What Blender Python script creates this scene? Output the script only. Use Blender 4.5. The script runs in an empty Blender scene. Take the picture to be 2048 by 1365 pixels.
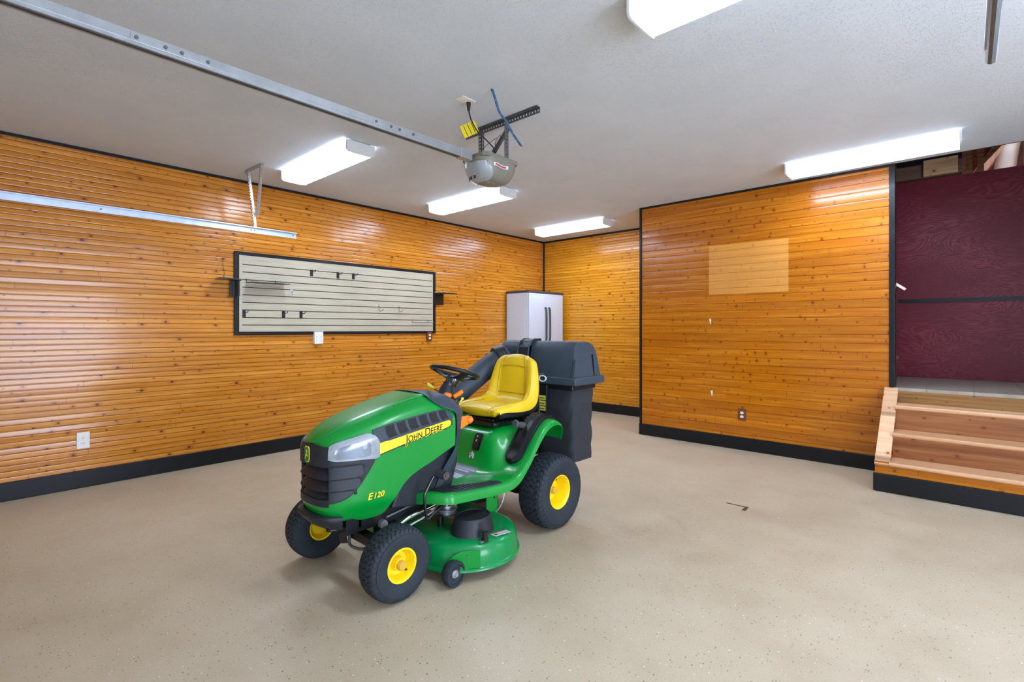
import bpy, bmesh, math, random
from mathutils import Vector, Matrix
PI = math.pi
random.seed(7)
S = bpy.context.scene
C = S.collection

# ------------------------------------------------------------------ camera, world, exposure
FPX, YAW, HZ, CAMZ = 1002.14, math.radians(42.179), 657.5, 1.31
cd = bpy.data.cameras.new('camera'); cam = bpy.data.objects.new('camera', cd); C.objects.link(cam)
cam.location = (0, 0, CAMZ); cam.rotation_euler = (PI / 2, 0, YAW)
cd.sensor_width = 36.0; cd.lens = FPX / 2048 * 36.0; cd.shift_y = -(682.5 - HZ) / 2048
cd.clip_start = 0.02; cd.clip_end = 60
S.camera = cam
S.view_settings.view_transform = 'Standard'; S.view_settings.look = 'None'
S.view_settings.gamma = 1.0; S.view_settings.use_curve_mapping = False
S.view_settings.exposure = 0.0
LAMP = 42.0          # strength of the fluorescent diffusers
SKY = 16.0           # daylight outside the side doorway and the added front opening
W = bpy.data.worlds.new('daylight'); S.world = W; W.use_nodes = True
bgn = W.node_tree.nodes['Background']; bgn.inputs[0].default_value = (0.78, 0.93, 1.2, 1); bgn.inputs[1].default_value = SKY
S.cycles.use_denoising = True
S.cycles.max_bounces = 10; S.cycles.diffuse_bounces = 5; S.cycles.glossy_bounces = 4; S.cycles.transmission_bounces = 4
S.cycles.sample_clamp_indirect = 8.0

def portal(loc, rot, sx, sy):
    l = bpy.data.lights.new('daylight_opening', 'AREA'); l.shape = 'RECTANGLE'; l.size = sx; l.size_y = sy
    l.cycles.is_portal = True
    o = bpy.data.objects.new('daylight_opening', l); C.objects.link(o); o.location = loc; o.rotation_euler = rot

# ------------------------------------------------------------------ materials
def lin(r, g, b):
    f = lambda c: ((c / 255 + .055) / 1.055) ** 2.4 if c / 255 > .04045 else c / 255 / 12.92
    return (f(r), f(g), f(b), 1)

class NT:
    def __init__(s, name):
        s.m = bpy.data.materials.new(name); s.m.use_nodes = True
        s.t = s.m.node_tree; s.b = s.t.nodes['Principled BSDF']
    def n(s, kind, **kw):
        nd = s.t.nodes.new('ShaderNode' + kind)
        for k, v in kw.items(): setattr(nd, k, v)
        return nd
    def l(s, a, b): s.t.links.new(a, b)
    def val(s, x, sock):
        if isinstance(x, (int, float)): sock.default_value = x
        elif isinstance(x, tuple): sock.default_value = x
        else: s.l(x, sock)
    def math(s, op, a, b=None, c=None):
        nd = s.n('Math', operation=op)
        for i, x in enumerate((a, b, c)):
            if x is not None: s.val(x, nd.inputs[i])
        return nd.outputs[0]
    def comb(s, x, y, z):
        nd = s.n('CombineXYZ')
        for i, v in enumerate((x, y, z)): s.val(v, nd.inputs[i])
        return nd.outputs[0]
    def sep(s, v):
        nd = s.n('SeparateXYZ'); s.l(v, nd.inputs[0]); return nd.outputs
    def pos(s): return s.n('NewGeometry').outputs['Position']
    def objco(s): return s.n('TexCoord').outputs['Object']
    def noise(s, v, scale, detail=3, rough=.5, dist=0):
        nd = s.n('TexNoise'); s.l(v, nd.inputs['Vector']); nd.inputs['Scale'].default_value = scale
        nd.inputs['Detail'].default_value = detail; nd.inputs['Roughness'].default_value = rough; nd.inputs['Distortion'].default_value = dist
        return nd.outputs[0]
    def voro(s, v, scale, dim='3D', feature='F1', rnd=1.0):
        nd = s.n('TexVoronoi', voronoi_dimensions=dim, feature=feature); s.l(v, nd.inputs['Vector']); nd.inputs['Scale'].default_value = scale
        nd.inputs['Randomness'].default_value = rnd
        return nd
    def ramp(s, v, *stops):
        nd = s.n('ValToRGB'); s.val(v, nd.inputs[0]); e = nd.color_ramp.elements
        while len(e) < len(stops): e.new(.5)
        for el, (p, c) in zip(e, stops):
            el.position = p; el.color = c if isinstance(c, tuple) else (c, c, c, 1)
        return nd.outputs[0]
    def mix(s, f, a, b, mode='MIX'):
        nd = s.n('Mix', data_type='RGBA', blend_type=mode); s.val(f, nd.inputs[0]); s.val(a, nd.inputs[6]); s.val(b, nd.inputs[7]); return nd.outputs[2]
    def bump(s, h, strength, dist):
        nd = s.n('Bump'); s.l(h, nd.inputs['Height']); nd.inputs['Strength'].default_value = strength; nd.inputs['Distance'].default_value = dist
        s.l(nd.outputs[0], s.b.inputs['Normal'])
    def set(s, color=None, rough=None, metal=None, coat=None, coat_rough=None, spec=None):
        for k, v in (('Base Color', color), ('Roughness', rough), ('Metallic', metal), ('Coat Weight', coat), ('Coat Roughness', coat_rough), ('Specular IOR Level', spec)):
            if v is not None: s.val(v, s.b.inputs[k])
        return s.m

def pm(name, col, rough=.5, metal=0, coat=0, coat_rough=.08, var=.06, scale=30, bump=0, bscale=200, spec=None):
    t = NT(name); p = t.objco()
    nz = t.noise(p, scale, 4)
    f = t.ramp(nz, (.3, 1 - var), (.7, 1 + var * .6))
    c = t.mix(1.0, col, f, 'MULTIPLY')
    t.set(c, t.math('MULTIPLY_ADD', nz, .15, rough - .07), metal, coat, coat_rough, spec)
    if bump: t.bump(t.noise(p, bscale, 2), bump, .002)
    return t.m

def pine(name, axis, pitch, c1, c2, c3, rough=.26, coat=.34, patch=None, knots=1.0, z0=0.0, joints=True, groove=(.425, .475, .58), kf=5.2):
    t = NT(name); x, y, z = t.sep(t.pos())
    u = x if axis == 'x' else y
    zi = t.math('DIVIDE', t.math('SUBTRACT', z, z0), pitch)
    idx = t.math('FLOOR', zi); fr = t.math('FRACT', zi)
    wn = t.n('TexWhiteNoise', noise_dimensions='1D'); t.l(t.math('ADD', idx, 17.3), wn.inputs['W'])
    r = wn.outputs['Value']; rc = t.sep(wn.outputs['Color'])
    uo = t.math('MULTIPLY_ADD', r, 53.0, u)
    g = t.noise(t.comb(t.math('MULTIPLY', uo, 1.6), t.math('MULTIPLY', rc[1], 9.0), t.math('MULTIPLY', z, 42.0)), 1.0, 3, .5, .5)
    col = t.ramp(g, (.28, c1), (.52, c2), (.75, c3))
    big = t.noise(t.comb(t.math('MULTIPLY', uo, .55), rc[2], t.math('MULTIPLY', idx, 3.1)), 1.0, 2)
    col = t.mix(1.0, col, t.ramp(t.math('MULTIPLY_ADD', big, .7, t.math('MULTIPLY', rc[0], .3)), (.2, (.80, .74, .68, 1)), (.8, (1.08, 1.08, 1.1, 1))), 'MULTIPLY')
    # knots: one random cell after another along every board
    k = t.voro(t.comb(t.math('MULTIPLY', uo, kf), t.math('MULTIPLY_ADD', fr, pitch * 7.5, t.math('MULTIPLY', idx, 5.7)), 0.0), 1.0, '2D')
    kd = t.math('MULTIPLY', k.outputs['Distance'], t.math('MULTIPLY_ADD', t.sep(k.outputs['Color'])[0], 1.6, .55))
    kn = t.noise(t.comb(t.math('MULTIPLY', uo, 60), 0.0, t.math('MULTIPLY', z, 60)), 1.0, 2)
    kd = t.math('ADD', kd, t.math('MULTIPLY', t.math('SUBTRACT', kn, .5), .05))
    halo = t.ramp(kd, (.03, .75 * knots), (.17, 0.0))
    core = t.ramp(kd, (.027, 1.0 * knots), (.057, 0.0))
    col = t.mix(halo, col, t.mix(1.0, col, (.62, .46, .34, 1), 'MULTIPLY'))
    col = t.mix(core, col, lin(84, 40, 10))
    if joints:
        jf = t.math('FRACT', t.math('MULTIPLY_ADD', r, 7.0, t.math('MULTIPLY', u, .41)))
        col = t.mix(t.math('LESS_THAN', jf, .0009), col, lin(96, 50, 18))
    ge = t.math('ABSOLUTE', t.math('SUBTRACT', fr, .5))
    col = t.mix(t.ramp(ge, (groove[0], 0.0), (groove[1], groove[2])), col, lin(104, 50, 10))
    if patch:
        x0, x1, za, zb = patch
        inside = t.math('MULTIPLY', t.math('MULTIPLY', t.math('GREATER_THAN', u, x0), t.math('LESS_THAN', u, x1)), t.math('MULTIPLY', t.math('GREATER_THAN', z, za), t.math('LESS_THAN', z, zb)))
        col = t.mix(t.math('MULTIPLY', inside, .42), col, lin(236, 178, 96))
    t.set(col, t.math('MULTIPLY_ADD', g, .12, rough - .06), 0, coat, .13, .3)
    t.bump(g, .03, .002)
    return t.m

M = {}
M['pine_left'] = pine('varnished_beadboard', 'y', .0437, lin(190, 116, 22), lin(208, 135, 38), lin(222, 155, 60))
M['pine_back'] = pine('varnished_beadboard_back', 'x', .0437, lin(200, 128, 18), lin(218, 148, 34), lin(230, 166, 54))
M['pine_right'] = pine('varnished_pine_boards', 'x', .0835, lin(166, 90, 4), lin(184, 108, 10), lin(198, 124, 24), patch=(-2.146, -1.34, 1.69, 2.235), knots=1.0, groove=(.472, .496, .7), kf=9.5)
M['pine_trim'] = pine('raw_pine', 'x', .31, lin(206, 160, 116), lin(222, 180, 138), lin(232, 196, 158), rough=.55, coat=0, joints=False, z0=-.05)
M['tread'] = pine('sanded_stair_wood', 'x', .6, lin(196, 148, 108), lin(214, 168, 126), lin(224, 184, 146), rough=.5, coat=.05, joints=False, z0=-.05, knots=.25)
M['riser'] = pine('reddish_riser_wood', 'x', .41, lin(124, 74, 38), lin(146, 92, 52), lin(162, 110, 68), rough=.38, coat=.15, joints=False, z0=-.04)
M['riser_top'] = pine('brown_riser_wood', 'x', .9, lin(118, 82, 40), lin(146, 106, 56), lin(166, 126, 74), rough=.45, coat=.1, joints=False, z0=-.04)
M['stud'] = pine('rough_framing_lumber', 'x', .9, lin(86, 50, 28), lin(106, 64, 36), lin(124, 80, 48), rough=.7, coat=0, joints=False, z0=-.04)
M['dark_board'] = pine('dark_old_lumber', 'x', .9, lin(74, 52, 42), lin(92, 66, 52), lin(108, 80, 64), rough=.7, coat=0, joints=False, z0=-.04)
M['pale_block'] = pine('pale_blocking', 'x', .9, lin(150, 116, 82), lin(176, 140, 102), lin(190, 156, 118), rough=.7, coat=0, joints=False, z0=-.04)
M['black_trim'] = pm('black_trim_paint', lin(15, 17, 21), .4, spec=.3, var=.12, scale=12, coat=.05)
M['black'] = pm('black_paint', lin(17, 18, 20), .35, coat=.2)
M['metal'] = pm('galvanised_steel', lin(188, 192, 196), .36, .85, var=.10, scale=18)
M['metal_dark'] = pm('grey_steel', lin(112, 116, 118), .45, .7, var=.12, scale=18)
M['metal_pale'] = pm('zinc_channel', lin(196, 208, 222), .34, .7, var=.08, scale=16)
M['chrome'] = pm('bright_steel', lin(205, 205, 205), .2, 1.0)
M['white_plastic'] = pm('white_plastic', lin(232, 231, 226), .35, var=.03)
M['brown_plastic'] = pm('brown_plastic', lin(112, 60, 30), .4, var=.05)
M['ivory'] = pm('ivory_plastic', lin(236, 230, 216), .4, var=.03)
M['dark_slot'] = pm('dark_slot', lin(14, 13, 12), .7)
M['green'] = pm('green_paint', lin(0, 134, 46), .3, spec=.35, coat=.2, coat_rough=.06, var=.05, scale=6)
M['green_dark'] = pm('green_deck_paint', lin(0, 126, 62), .3, spec=.35, coat=.2, coat_rough=.08, var=.08, scale=8)
M['yellow'] = pm('yellow_paint', lin(242, 206, 12), .32, coat=.3, var=.05)
M['yellow_vinyl'] = pm('yellow_vinyl', lin(222, 184, 10), .42, coat=.1, coat_rough=.2, var=.06, scale=8, bump=.05, bscale=260)
M['seam'] = pm('seat_seam', lin(184, 148, 6), .5)
M['yellow_decal'] = pm('yellow_decal', lin(244, 214, 28), .4, var=.02)
M['tan_cap'] = pm('tan_hub_cap', lin(206, 162, 52), .4)
M['orange'] = pm('orange_plastic', lin(246, 122, 22), .38, var=.03)
M['plastic'] = pm('charcoal_plastic', lin(34, 38, 44), .5, spec=.35, var=.10, scale=14, bump=.05, bscale=500)
M['plastic_mid'] = pm('slate_plastic', lin(56, 66, 76), .5, spec=.3, var=.10, scale=10, bump=.05, bscale=400)
M['plastic_deep'] = pm('black_plastic', lin(20, 22, 25), .42, spec=.35, var=.12, scale=14)
M['gloss_black'] = pm('glossy_black_plastic', lin(18, 19, 22), .2, coat=.4)
M['rubber'] = pm('tyre_rubber', lin(40, 46, 52), .7, spec=.3, var=.16, scale=20, bump=.08, bscale=300)
M['rubber_dusty'] = pm('dusty_rubber', lin(84, 82, 78), .8, var=.15, scale=26)
M['grip'] = pm('grip_rubber', lin(66, 69, 72), .6)
M['fabric'] = pm('black_bag_fabric', lin(36, 39, 44), .8, var=.22, scale=9, bump=.4, bscale=28)
M['lens'] = pm('headlamp_lens', lin(150, 156, 162), .18, .2, coat=.6, coat_rough=.03, var=.06, scale=20)
M['lens_bowl'] = pm('headlamp_bowl', lin(112, 122, 134), .24, .3, coat=.6, coat_rough=.03, var=.14, scale=14)
M['sticker'] = pm('pale_sticker', lin(188, 194, 204), .35, var=.12, scale=90)
M['sticker_dark'] = pm('grey_sticker', lin(96, 100, 112), .35, var=.15, scale=90)
M['sticker_red'] = pm('red_print', lin(196, 70, 60), .4)
M['sticker_yellow'] = pm('yellow_sticker', lin(222, 208, 70), .45, var=.06)
M['tag_yellow'] = pm('yellow_tag', lin(226, 204, 30), .5, var=.05)
M['wire_blue'] = pm('blue_wire', lin(58, 104, 150), .5, var=.2, scale=120)
M['resin'] = pm('pale_grey_resin', lin(202, 210, 222), .45, var=.03)
M['resin_dark'] = pm('dark_grey_resin', lin(66, 62, 66), .45)
M['opener'] = pm('taupe_plastic', lin(122, 118, 106), .38, var=.04)
M['opener_lens'] = pm('smoky_grey_lens', lin(150, 154, 156), .25, var=.05, coat=.3)
M['ribbon'] = pm('red_ribbon', lin(158, 74, 92), .4)
M['lamp_housing'] = pm('white_enamel', lin(214, 216, 216), .35, var=.02)
M['duct'] = pm('tan_duct_wrap', lin(104, 80, 56), .55, var=.12, scale=10, bump=.4, bscale=30)
M['paper'] = pm('pale_paper', lin(226, 212, 196), .8)
M['tape'] = pm('brown_tape', lin(78, 58, 34), .6)
M['door_white'] = pm('white_door_paint', lin(214, 212, 206), .5, var=.03)
M['drywall'] = pm('painted_plaster', lin(196, 186, 172), .8, var=.05)

def mk_lamp():
    t = NT('lit_diffuser'); p = t.objco(); x, y, z = t.sep(p)
    # two tubes show through the acrylic as brighter bands
    b = t.math('ABSOLUTE', t.math('SUBTRACT', t.math('ABSOLUTE', y), .058))
    s = t.math('MULTIPLY', t.ramp(b, (.0, 1.0), (.06, .62)), t.ramp(t.math('ABSOLUTE', y), (.098, 1.0), (.118, .06)))
    t.set((.9, .9, .9, 1), .4)
    t.b.inputs['Emission Color'].default_value = (0.80, .95, 1.18, 1)
    t.l(t.math('MULTIPLY', s, LAMP), t.b.inputs['Emission Strength'])
    return t.m
M['lamp'] = mk_lamp()

def mk_ceiling():
    t = NT('popcorn_ceiling'); p = t.pos()
    v = t.voro(p, 115); vc = t.sep(v.outputs['Color'])
    n2 = t.noise(p, 9, 3); nz = t.noise(p, 46, 3, .55)
    keep = t.math('GREATER_THAN', t.math('MULTIPLY_ADD', n2, .7, vc[0]), .80)
    dot = t.math('MULTIPLY', t.ramp(v.outputs['Distance'], (.10, 1.0), (.42, 0.0)), keep)
    h = t.math('ADD', dot, t.math('MULTIPLY', nz, .55))
    c = t.ramp(t.noise(p, 3, 3), (.3, lin(204, 212, 219)), (.7, lin(211, 218, 225)))
    c = t.mix(t.math('MULTIPLY', dot, .45), c, lin(240, 242, 243))  # bright glints on the dots put into the colour
    t.set(c, .7); t.bump(h, .9, .0032); return t.m
M['ceiling'] = mk_ceiling()

def mk_floor():
    t = NT('flecked_garage_floor'); p = t.pos()
    big = t.noise(p, .55, 4, .6); mid = t.noise(p, 3.2, 4, .6); fine = t.noise(p, 160, 2)
    c = t.ramp(t.math('ADD', t.math('MULTIPLY', big, .6), t.math('MULTIPLY', mid, .4)), (.32, lin(172, 155, 130)), (.52, lin(190, 174, 148)), (.68, lin(199, 185, 160)))
    c = t.mix(t.ramp(fine, (.35, .22), (.62, 0.0)), c, lin(136, 118, 92))
    v = t.voro(p, 105); vc = t.sep(v.outputs['Color'])
    near = t.ramp(t.math('MULTIPLY_ADD', vc[1], .5, v.outputs['Distance']), (.34, 1.0), (.42, 0.0))
    c = t.mix(t.math('MULTIPLY', near, t.math('MULTIPLY', t.math('LESS_THAN', vc[0], .17), .8)), c, lin(88, 70, 50))
    c = t.mix(t.math('MULTIPLY', near, t.math('GREATER_THAN', vc[0], .96)), c, lin(222, 212, 192))
    # worn, darker traffic stains
    st = t.noise(p, 1.1, 5, .65, .4)
    c = t.mix(t.ramp(st, (.60, 0.0), (.78, .38)), c, lin(112, 92, 68))
    t.set(c, t.math('MULTIPLY_ADD', mid, .2, .36), spec=.4)
    t.bump(t.math('ADD', fine, t.math('MULTIPLY', near, .4)), .12, .002)
    return t.m
M['floor'] = mk_floor()

def mk_burgundy():
    t = NT('burgundy_plywood'); x, y, z = t.sep(t.pos())
    base = t.comb(t.math('MULTIPLY', x, 1.1), 0.0, t.math('MULTIPLY', z, 4.2))
    n1 = t.noise(base, 1.0, 3, .5, .9)
    rings = t.math('MULTIPLY_ADD', t.math('SINE', t.math('MULTIPLY', n1, 150.0)), .5, .5)
    fine = t.noise(t.comb(t.math('MULTIPLY', x, 6), 0.0, t.math('MULTIPLY', z, 120)), 1.0, 3)
    spread = t.ramp(t.noise(t.comb(t.math('MULTIPLY', x, 1.4), 3.0, t.math('MULTIPLY', z, 2.6)), 1.0, 3), (.38, .15), (.62, 1.0))
    g = t.math('MULTIPLY', t.math('MULTIPLY', rings, t.ramp(fine, (.35, .25), (.65, 1.0))), spread)
    c = t.mix(t.math('MULTIPLY', g, .8), lin(94, 14, 30), lin(136, 52, 66))
    t.set(c, t.math('MULTIPLY_ADD', g, -.18, .48), spec=.3)
    t.bump(g, .12, .002); return t.m
M['burgundy'] = mk_burgundy()

def mk_tile():
    t = NT('grey_vinyl_tile'); p = t.pos(); x, y, z = t.sep(p)
    fx = t.math('FRACT', t.math('DIVIDE', t.math('ADD', x, 3.0), .305)); fy = t.math('FRACT', t.math('DIVIDE', y, .305))
    e = t.math('MINIMUM', t.math('MINIMUM', fx, t.math('SUBTRACT', 1.0, fx)), t.math('MINIMUM', fy, t.math('SUBTRACT', 1.0, fy)))
    c = t.ramp(t.noise(t.comb(t.math('MULTIPLY', x, 6), t.math('MULTIPLY', y, 26), 0.0), 1.0, 4), (.3, lin(140, 131, 118)), (.7, lin(172, 163, 150)))
    c = t.mix(t.ramp(e, (.008, 1.0), (.02, 0.0)), c, lin(124, 118, 112))
    t.set(c, .3); return t.m
M['tile'] = mk_tile()

def mk_slat():
    t = NT('pale_slatwall_laminate'); x, y, z = t.sep(t.pos())
    g = t.noise(t.comb(0.0, t.math('MULTIPLY', y, 3), t.math('MULTIPLY', z, 60)), 1.0, 4, .55, .5)
    c = t.ramp(g, (.3, lin(172, 163, 141)), (.7, lin(190, 182, 160)))
    t.set(c, .42); return t.m
M['slat'] = mk_slat()

# ------------------------------------------------------------------ mesh helpers
class MB:
    def __init__(s): s.v = []; s.f = []
    def add(s, vs, fs):
        o = len(s.v); s.v += [tuple(v) for v in vs]; s.f += [tuple(i + o for i in f) for f in fs]; return s
    def box(s, c, d, M=None):
        x, y, z = (k / 2 for k in d)
        vs = [Vector((a * x, b * y, e * z)) for a in (-1, 1) for b in (-1, 1) for e in (-1, 1)]
        if M is not None: vs = [M @ v for v in vs]
        vs = [v + Vector(c) for v in vs]
        return s.add(vs, [(0, 1, 3, 2), (4, 6, 7, 5), (0, 4, 5, 1), (2, 3, 7, 6), (0, 2, 6, 4), (1, 5, 7, 3)])
    def bx(s, x0, x1, y0, y1, z0, z1): return s.box(((x0 + x1) / 2, (y0 + y1) / 2, (z0 + z1) / 2), (x1 - x0, y1 - y0, z1 - z0))
    def grid(s, P, cu=False, cv=False):
        nu, nv = len(P), len(P[0]); fs = []
        for i in range(nu if cu else nu - 1):
            for j in range(nv if cv else nv - 1):
                a, b = (i + 1) % nu, (j + 1) % nv
                fs.append((i * nv + j, a * nv + j, a * nv + b, i * nv + b))
        return s.add([p for r in P for p in r], fs)
    def tube(s, pts, r, n=10, cap=True):
        pts = [Vector(p) for p in pts]; k = len(pts); R = r if isinstance(r, (list, tuple)) else [r] * k
        rows = []; prev = None
        for i, p in enumerate(pts):
            t = (pts[min(i + 1, k - 1)] - pts[max(i - 1, 0)]).normalized()
            if prev is None:
                a = Vector((0, 0, 1)) if abs(t.z) < .9 else Vector((1, 0, 0)); u = t.cross(a).normalized()
            else:
                u = (prev - t * prev.dot(t)).normalized()
            prev = u; w = t.cross(u)
            rows.append([p + (u * math.cos(q * 2 * PI / n) + w * math.sin(q * 2 * PI / n)) * R[i] for q in range(n)])
        o = len(s.v); s.grid(rows, cv=True)
        if cap: s.f += [tuple(o + q for q in range(n))[::-1], tuple(o + (k - 1) * n + q for q in range(n))]
        return s
    def cyl(s, a, b, r0, r1=None, n=20): return s.tube([a, b], [r0, r0 if r1 is None else r1], n)
    def lathe(s, prof, o, ax, n=32, close=False):
        o = Vector(o); ax = Vector(ax).normalized(); h = Vector((0, 0, 1)) if abs(ax.z) < .9 else Vector((1, 0, 0))
        u = ax.cross(h).normalized(); w = ax.cross(u)
        rows = [[o + ax * hh + (u * math.cos(q * 2 * PI / n) + w * math.sin(q * 2 * PI / n)) * r for q in range(n)] for r, hh in prof]
        return s.grid(rows, cv=True, cu=close)
    def prism(s, poly, a, b, fn):
        n = len(poly); vs = [fn(u, v, a) for u, v in poly] + [fn(u, v, b) for u, v in poly]
        fs = [tuple(range(n))[::-1], tuple(range(n, 2 * n))] + [(i, (i + 1) % n, n + (i + 1) % n, n + i) for i in range(n)]
        return s.add(vs, fs)
    def torus(s, c, R, r, M=None, n=40, m=10):
        rows = []
        for i in range(n):
            a = i * 2 * PI / n; row = []
            for j in range(m):
                b = j * 2 * PI / m; v = Vector(((R + r * math.cos(b)) * math.cos(a), (R + r * math.cos(b)) * math.sin(a), r * math.sin(b)))
                if M is not None: v = M @ v
                row.append(v + Vector(c))
            rows.append(row)
        return s.grid(rows, True, True)

def obj(name, mb, mat, parent=None, smooth=True, ang=38, bev=0, seg=2, sub=0):
    me = bpy.data.meshes.new(name); me.from_pydata(mb.v, [], mb.f)
    bm = bmesh.new(); bm.from_mesh(me)
    bmesh.ops.remove_doubles(bm, verts=bm.verts, dist=1e-5)
    bmesh.ops.recalc_face_normals(bm, faces=bm.faces); bm.to_mesh(me); bm.free()
    if smooth:
        me.shade_smooth(); me.set_sharp_from_angle(angle=math.radians(ang))
    me.materials.append(M[mat] if isinstance(mat, str) else mat)
    o = bpy.data.objects.new(name, me); C.objects.link(o)
    if parent is not None: o.parent = parent
    if bev:
        b = o.modifiers.new('bevel', 'BEVEL'); b.width = bev; b.segments = seg; b.limit_method = 'ANGLE'; b.angle_limit = math.radians(35); b.harden_normals = smooth
    if sub:
        q = o.modifiers.new('sub', 'SUBSURF'); q.levels = sub; q.render_levels = sub
    return o

def tag(o, label, cat, group=None):
    o['label'] = label; o['category'] = cat
    if group: o['group'] = group
    return o
def thing(name, label, cat, loc=(0, 0, 0), rz=0, group=None):
    o = bpy.data.objects.new(name, None); o.empty_display_size = .1; C.objects.link(o); o.location = loc; o.rotation_euler = (0, 0, rz)
    return tag(o, label, cat, group)
def struct(name, mb, mat, parent=None, **k):
    o = obj(name, mb, mat, parent, **k); o['kind'] = 'structure'; return o
def dup(root, loc, label, rz=None):
    r = root.copy(); C.objects.link(r); r.location = loc; r['label'] = label
    if rz is not None: r.rotation_euler = (0, 0, rz)
    for ch in list(root.children):
        c = ch.copy(); C.objects.link(c); c.parent = r
        for g in ch.children:
            d = g.copy(); C.objects.link(d); d.parent = c
    return r
def cr(tab, t):          # Catmull-Rom through a table of (t, values...)
    n = len(tab)
    if t <= tab[0][0]: return tab[0][1:]
    if t >= tab[-1][0]: return tab[-1][1:]
    i = max(k for k in range(n - 1) if tab[k][0] <= t)
    p1, p2 = tab[i], tab[i + 1]; p0 = tab[max(i - 1, 0)]; p3 = tab[min(i + 2, n - 1)]
    h = p2[0] - p1[0]; q = (t - p1[0]) / h; out = []
    for k in range(1, len(p1)):
        m1 = (p2[k] - p0[k]) / (p2[0] - p0[0]) * h; m2 = (p3[k] - p1[k]) / (p3[0] - p1[0]) * h
        out.append((2 * q ** 3 - 3 * q * q + 1) * p1[k] + (q ** 3 - 2 * q * q + q) * m1 + (-2 * q ** 3 + 3 * q * q) * p2[k] + (q ** 3 - q * q) * m2)
    return tuple(out)
def sstep(a, b, x):
    q = min(1, max(0, (x - a) / (b - a))); return q * q * (3 - 2 * q)
def spline(pts, n=8):
    tab = [(i,) + tuple(p) for i, p in enumerate(pts)]
    return [cr(tab, i / n) for i in range((len(pts) - 1) * n + 1)]
def text_mesh(pieces, shear=0.0, bold=0.0):     # [(string, size)] set one after another on a baseline at y = 0
    vs, fs, x = [], [], 0.0
    for body, size in pieces:
        if body == ' ': x += size; continue
        cu = bpy.data.curves.new('lettering', 'FONT'); cu.body = body; cu.size = size; cu.offset = bold * size; cu.resolution_u = 4; cu.shear = shear
        o = bpy.data.objects.new('lettering', cu); C.objects.link(o)
        dg = bpy.context.evaluated_depsgraph_get(); e = o.evaluated_get(dg); me = e.to_mesh()
        bm = bmesh.new(); bm.from_mesh(me); bmesh.ops.triangulate(bm, faces=bm.faces); bmesh.ops.remove_doubles(bm, verts=bm.verts, dist=1e-6)
        off = len(vs); bm.verts.index_update()
        xs = [v.co.x for v in bm.verts]; mn = min(xs)
        vs += [(v.co.x - mn + x, v.co.y) for v in bm.verts]; fs += [tuple(off + v.index for v in f.verts) for f in bm.faces]
        x += max(xs) - mn + size * .09
        bm.free(); e.to_mesh_clear(); bpy.data.objects.remove(o); bpy.data.curves.remove(cu)
    return vs, fs, x

# ------------------------------------------------------------------ room shell
XL, YF, YB, ZC, XR, YN = -5.401, 6.775, 5.675, 2.802, 3.6, -1.9
BL, BR = -2.985, -.495          # ends of the board wall beside the stairs
def boards(mb, P, u0, u1, z0, z1, pitch, depth, out, seed, phase=0.0, gw=.085):
    """horizontal boards with v-grooves; P(u, z, off) -> point, off along the wall's normal"""
    rnd = random.Random(seed); k0 = math.floor((z0 - phase) / pitch); k = k0
    while phase + k * pitch < z1:
        a, b = phase + k * pitch, phase + (k + 1) * pitch
        t0 = rnd.uniform(-.0012, .0012); t1 = rnd.uniform(-.0012, .0012)
        prof = [(0, -depth), (gw * .4, -depth), (gw, t0 - .0005), (gw + .07, t0), (.38, (t0 * 2 + t1) / 3 + out), (.62, (t0 + 2 * t1) / 3 + out), (.93 - gw, t1), (1 - gw, t1 - .0005), (1 - gw * .4, -depth), (1, -depth)]
        row = []
        for q, off in prof:
            z = a + (b - a) * q
            row.append(min(max(z, z0), z1))
        mb.grid([[P(u, z, off) for (q, off), z in zip(prof, row)] for u in (u0, u1)])
        k += 1
    return mb
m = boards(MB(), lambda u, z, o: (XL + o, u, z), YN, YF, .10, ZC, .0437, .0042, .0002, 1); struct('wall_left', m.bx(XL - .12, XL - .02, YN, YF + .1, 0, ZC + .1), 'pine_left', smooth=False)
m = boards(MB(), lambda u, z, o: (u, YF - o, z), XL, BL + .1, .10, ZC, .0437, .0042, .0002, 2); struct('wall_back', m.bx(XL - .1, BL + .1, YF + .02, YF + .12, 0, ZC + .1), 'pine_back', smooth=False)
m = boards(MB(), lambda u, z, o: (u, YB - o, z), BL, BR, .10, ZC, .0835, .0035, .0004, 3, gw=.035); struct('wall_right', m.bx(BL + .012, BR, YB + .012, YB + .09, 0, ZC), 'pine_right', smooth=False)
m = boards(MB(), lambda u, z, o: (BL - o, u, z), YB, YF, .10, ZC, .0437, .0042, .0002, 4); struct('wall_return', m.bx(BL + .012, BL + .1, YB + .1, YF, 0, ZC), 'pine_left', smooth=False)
struct('floor', MB().bx(XL - .2, XR + .2, YN - .2, YF + .2, -.12, 0), 'floor', smooth=False)
# ceiling stops at the stair opening
m = MB(); m.bx(XL - .2, XR + .2, YN - .2, YB, ZC, ZC + .09); m.bx(XL - .2, BL + .1, YB, YF + .2, ZC, ZC + .09)
struct('ceiling', m, 'ceiling', smooth=False)
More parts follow.
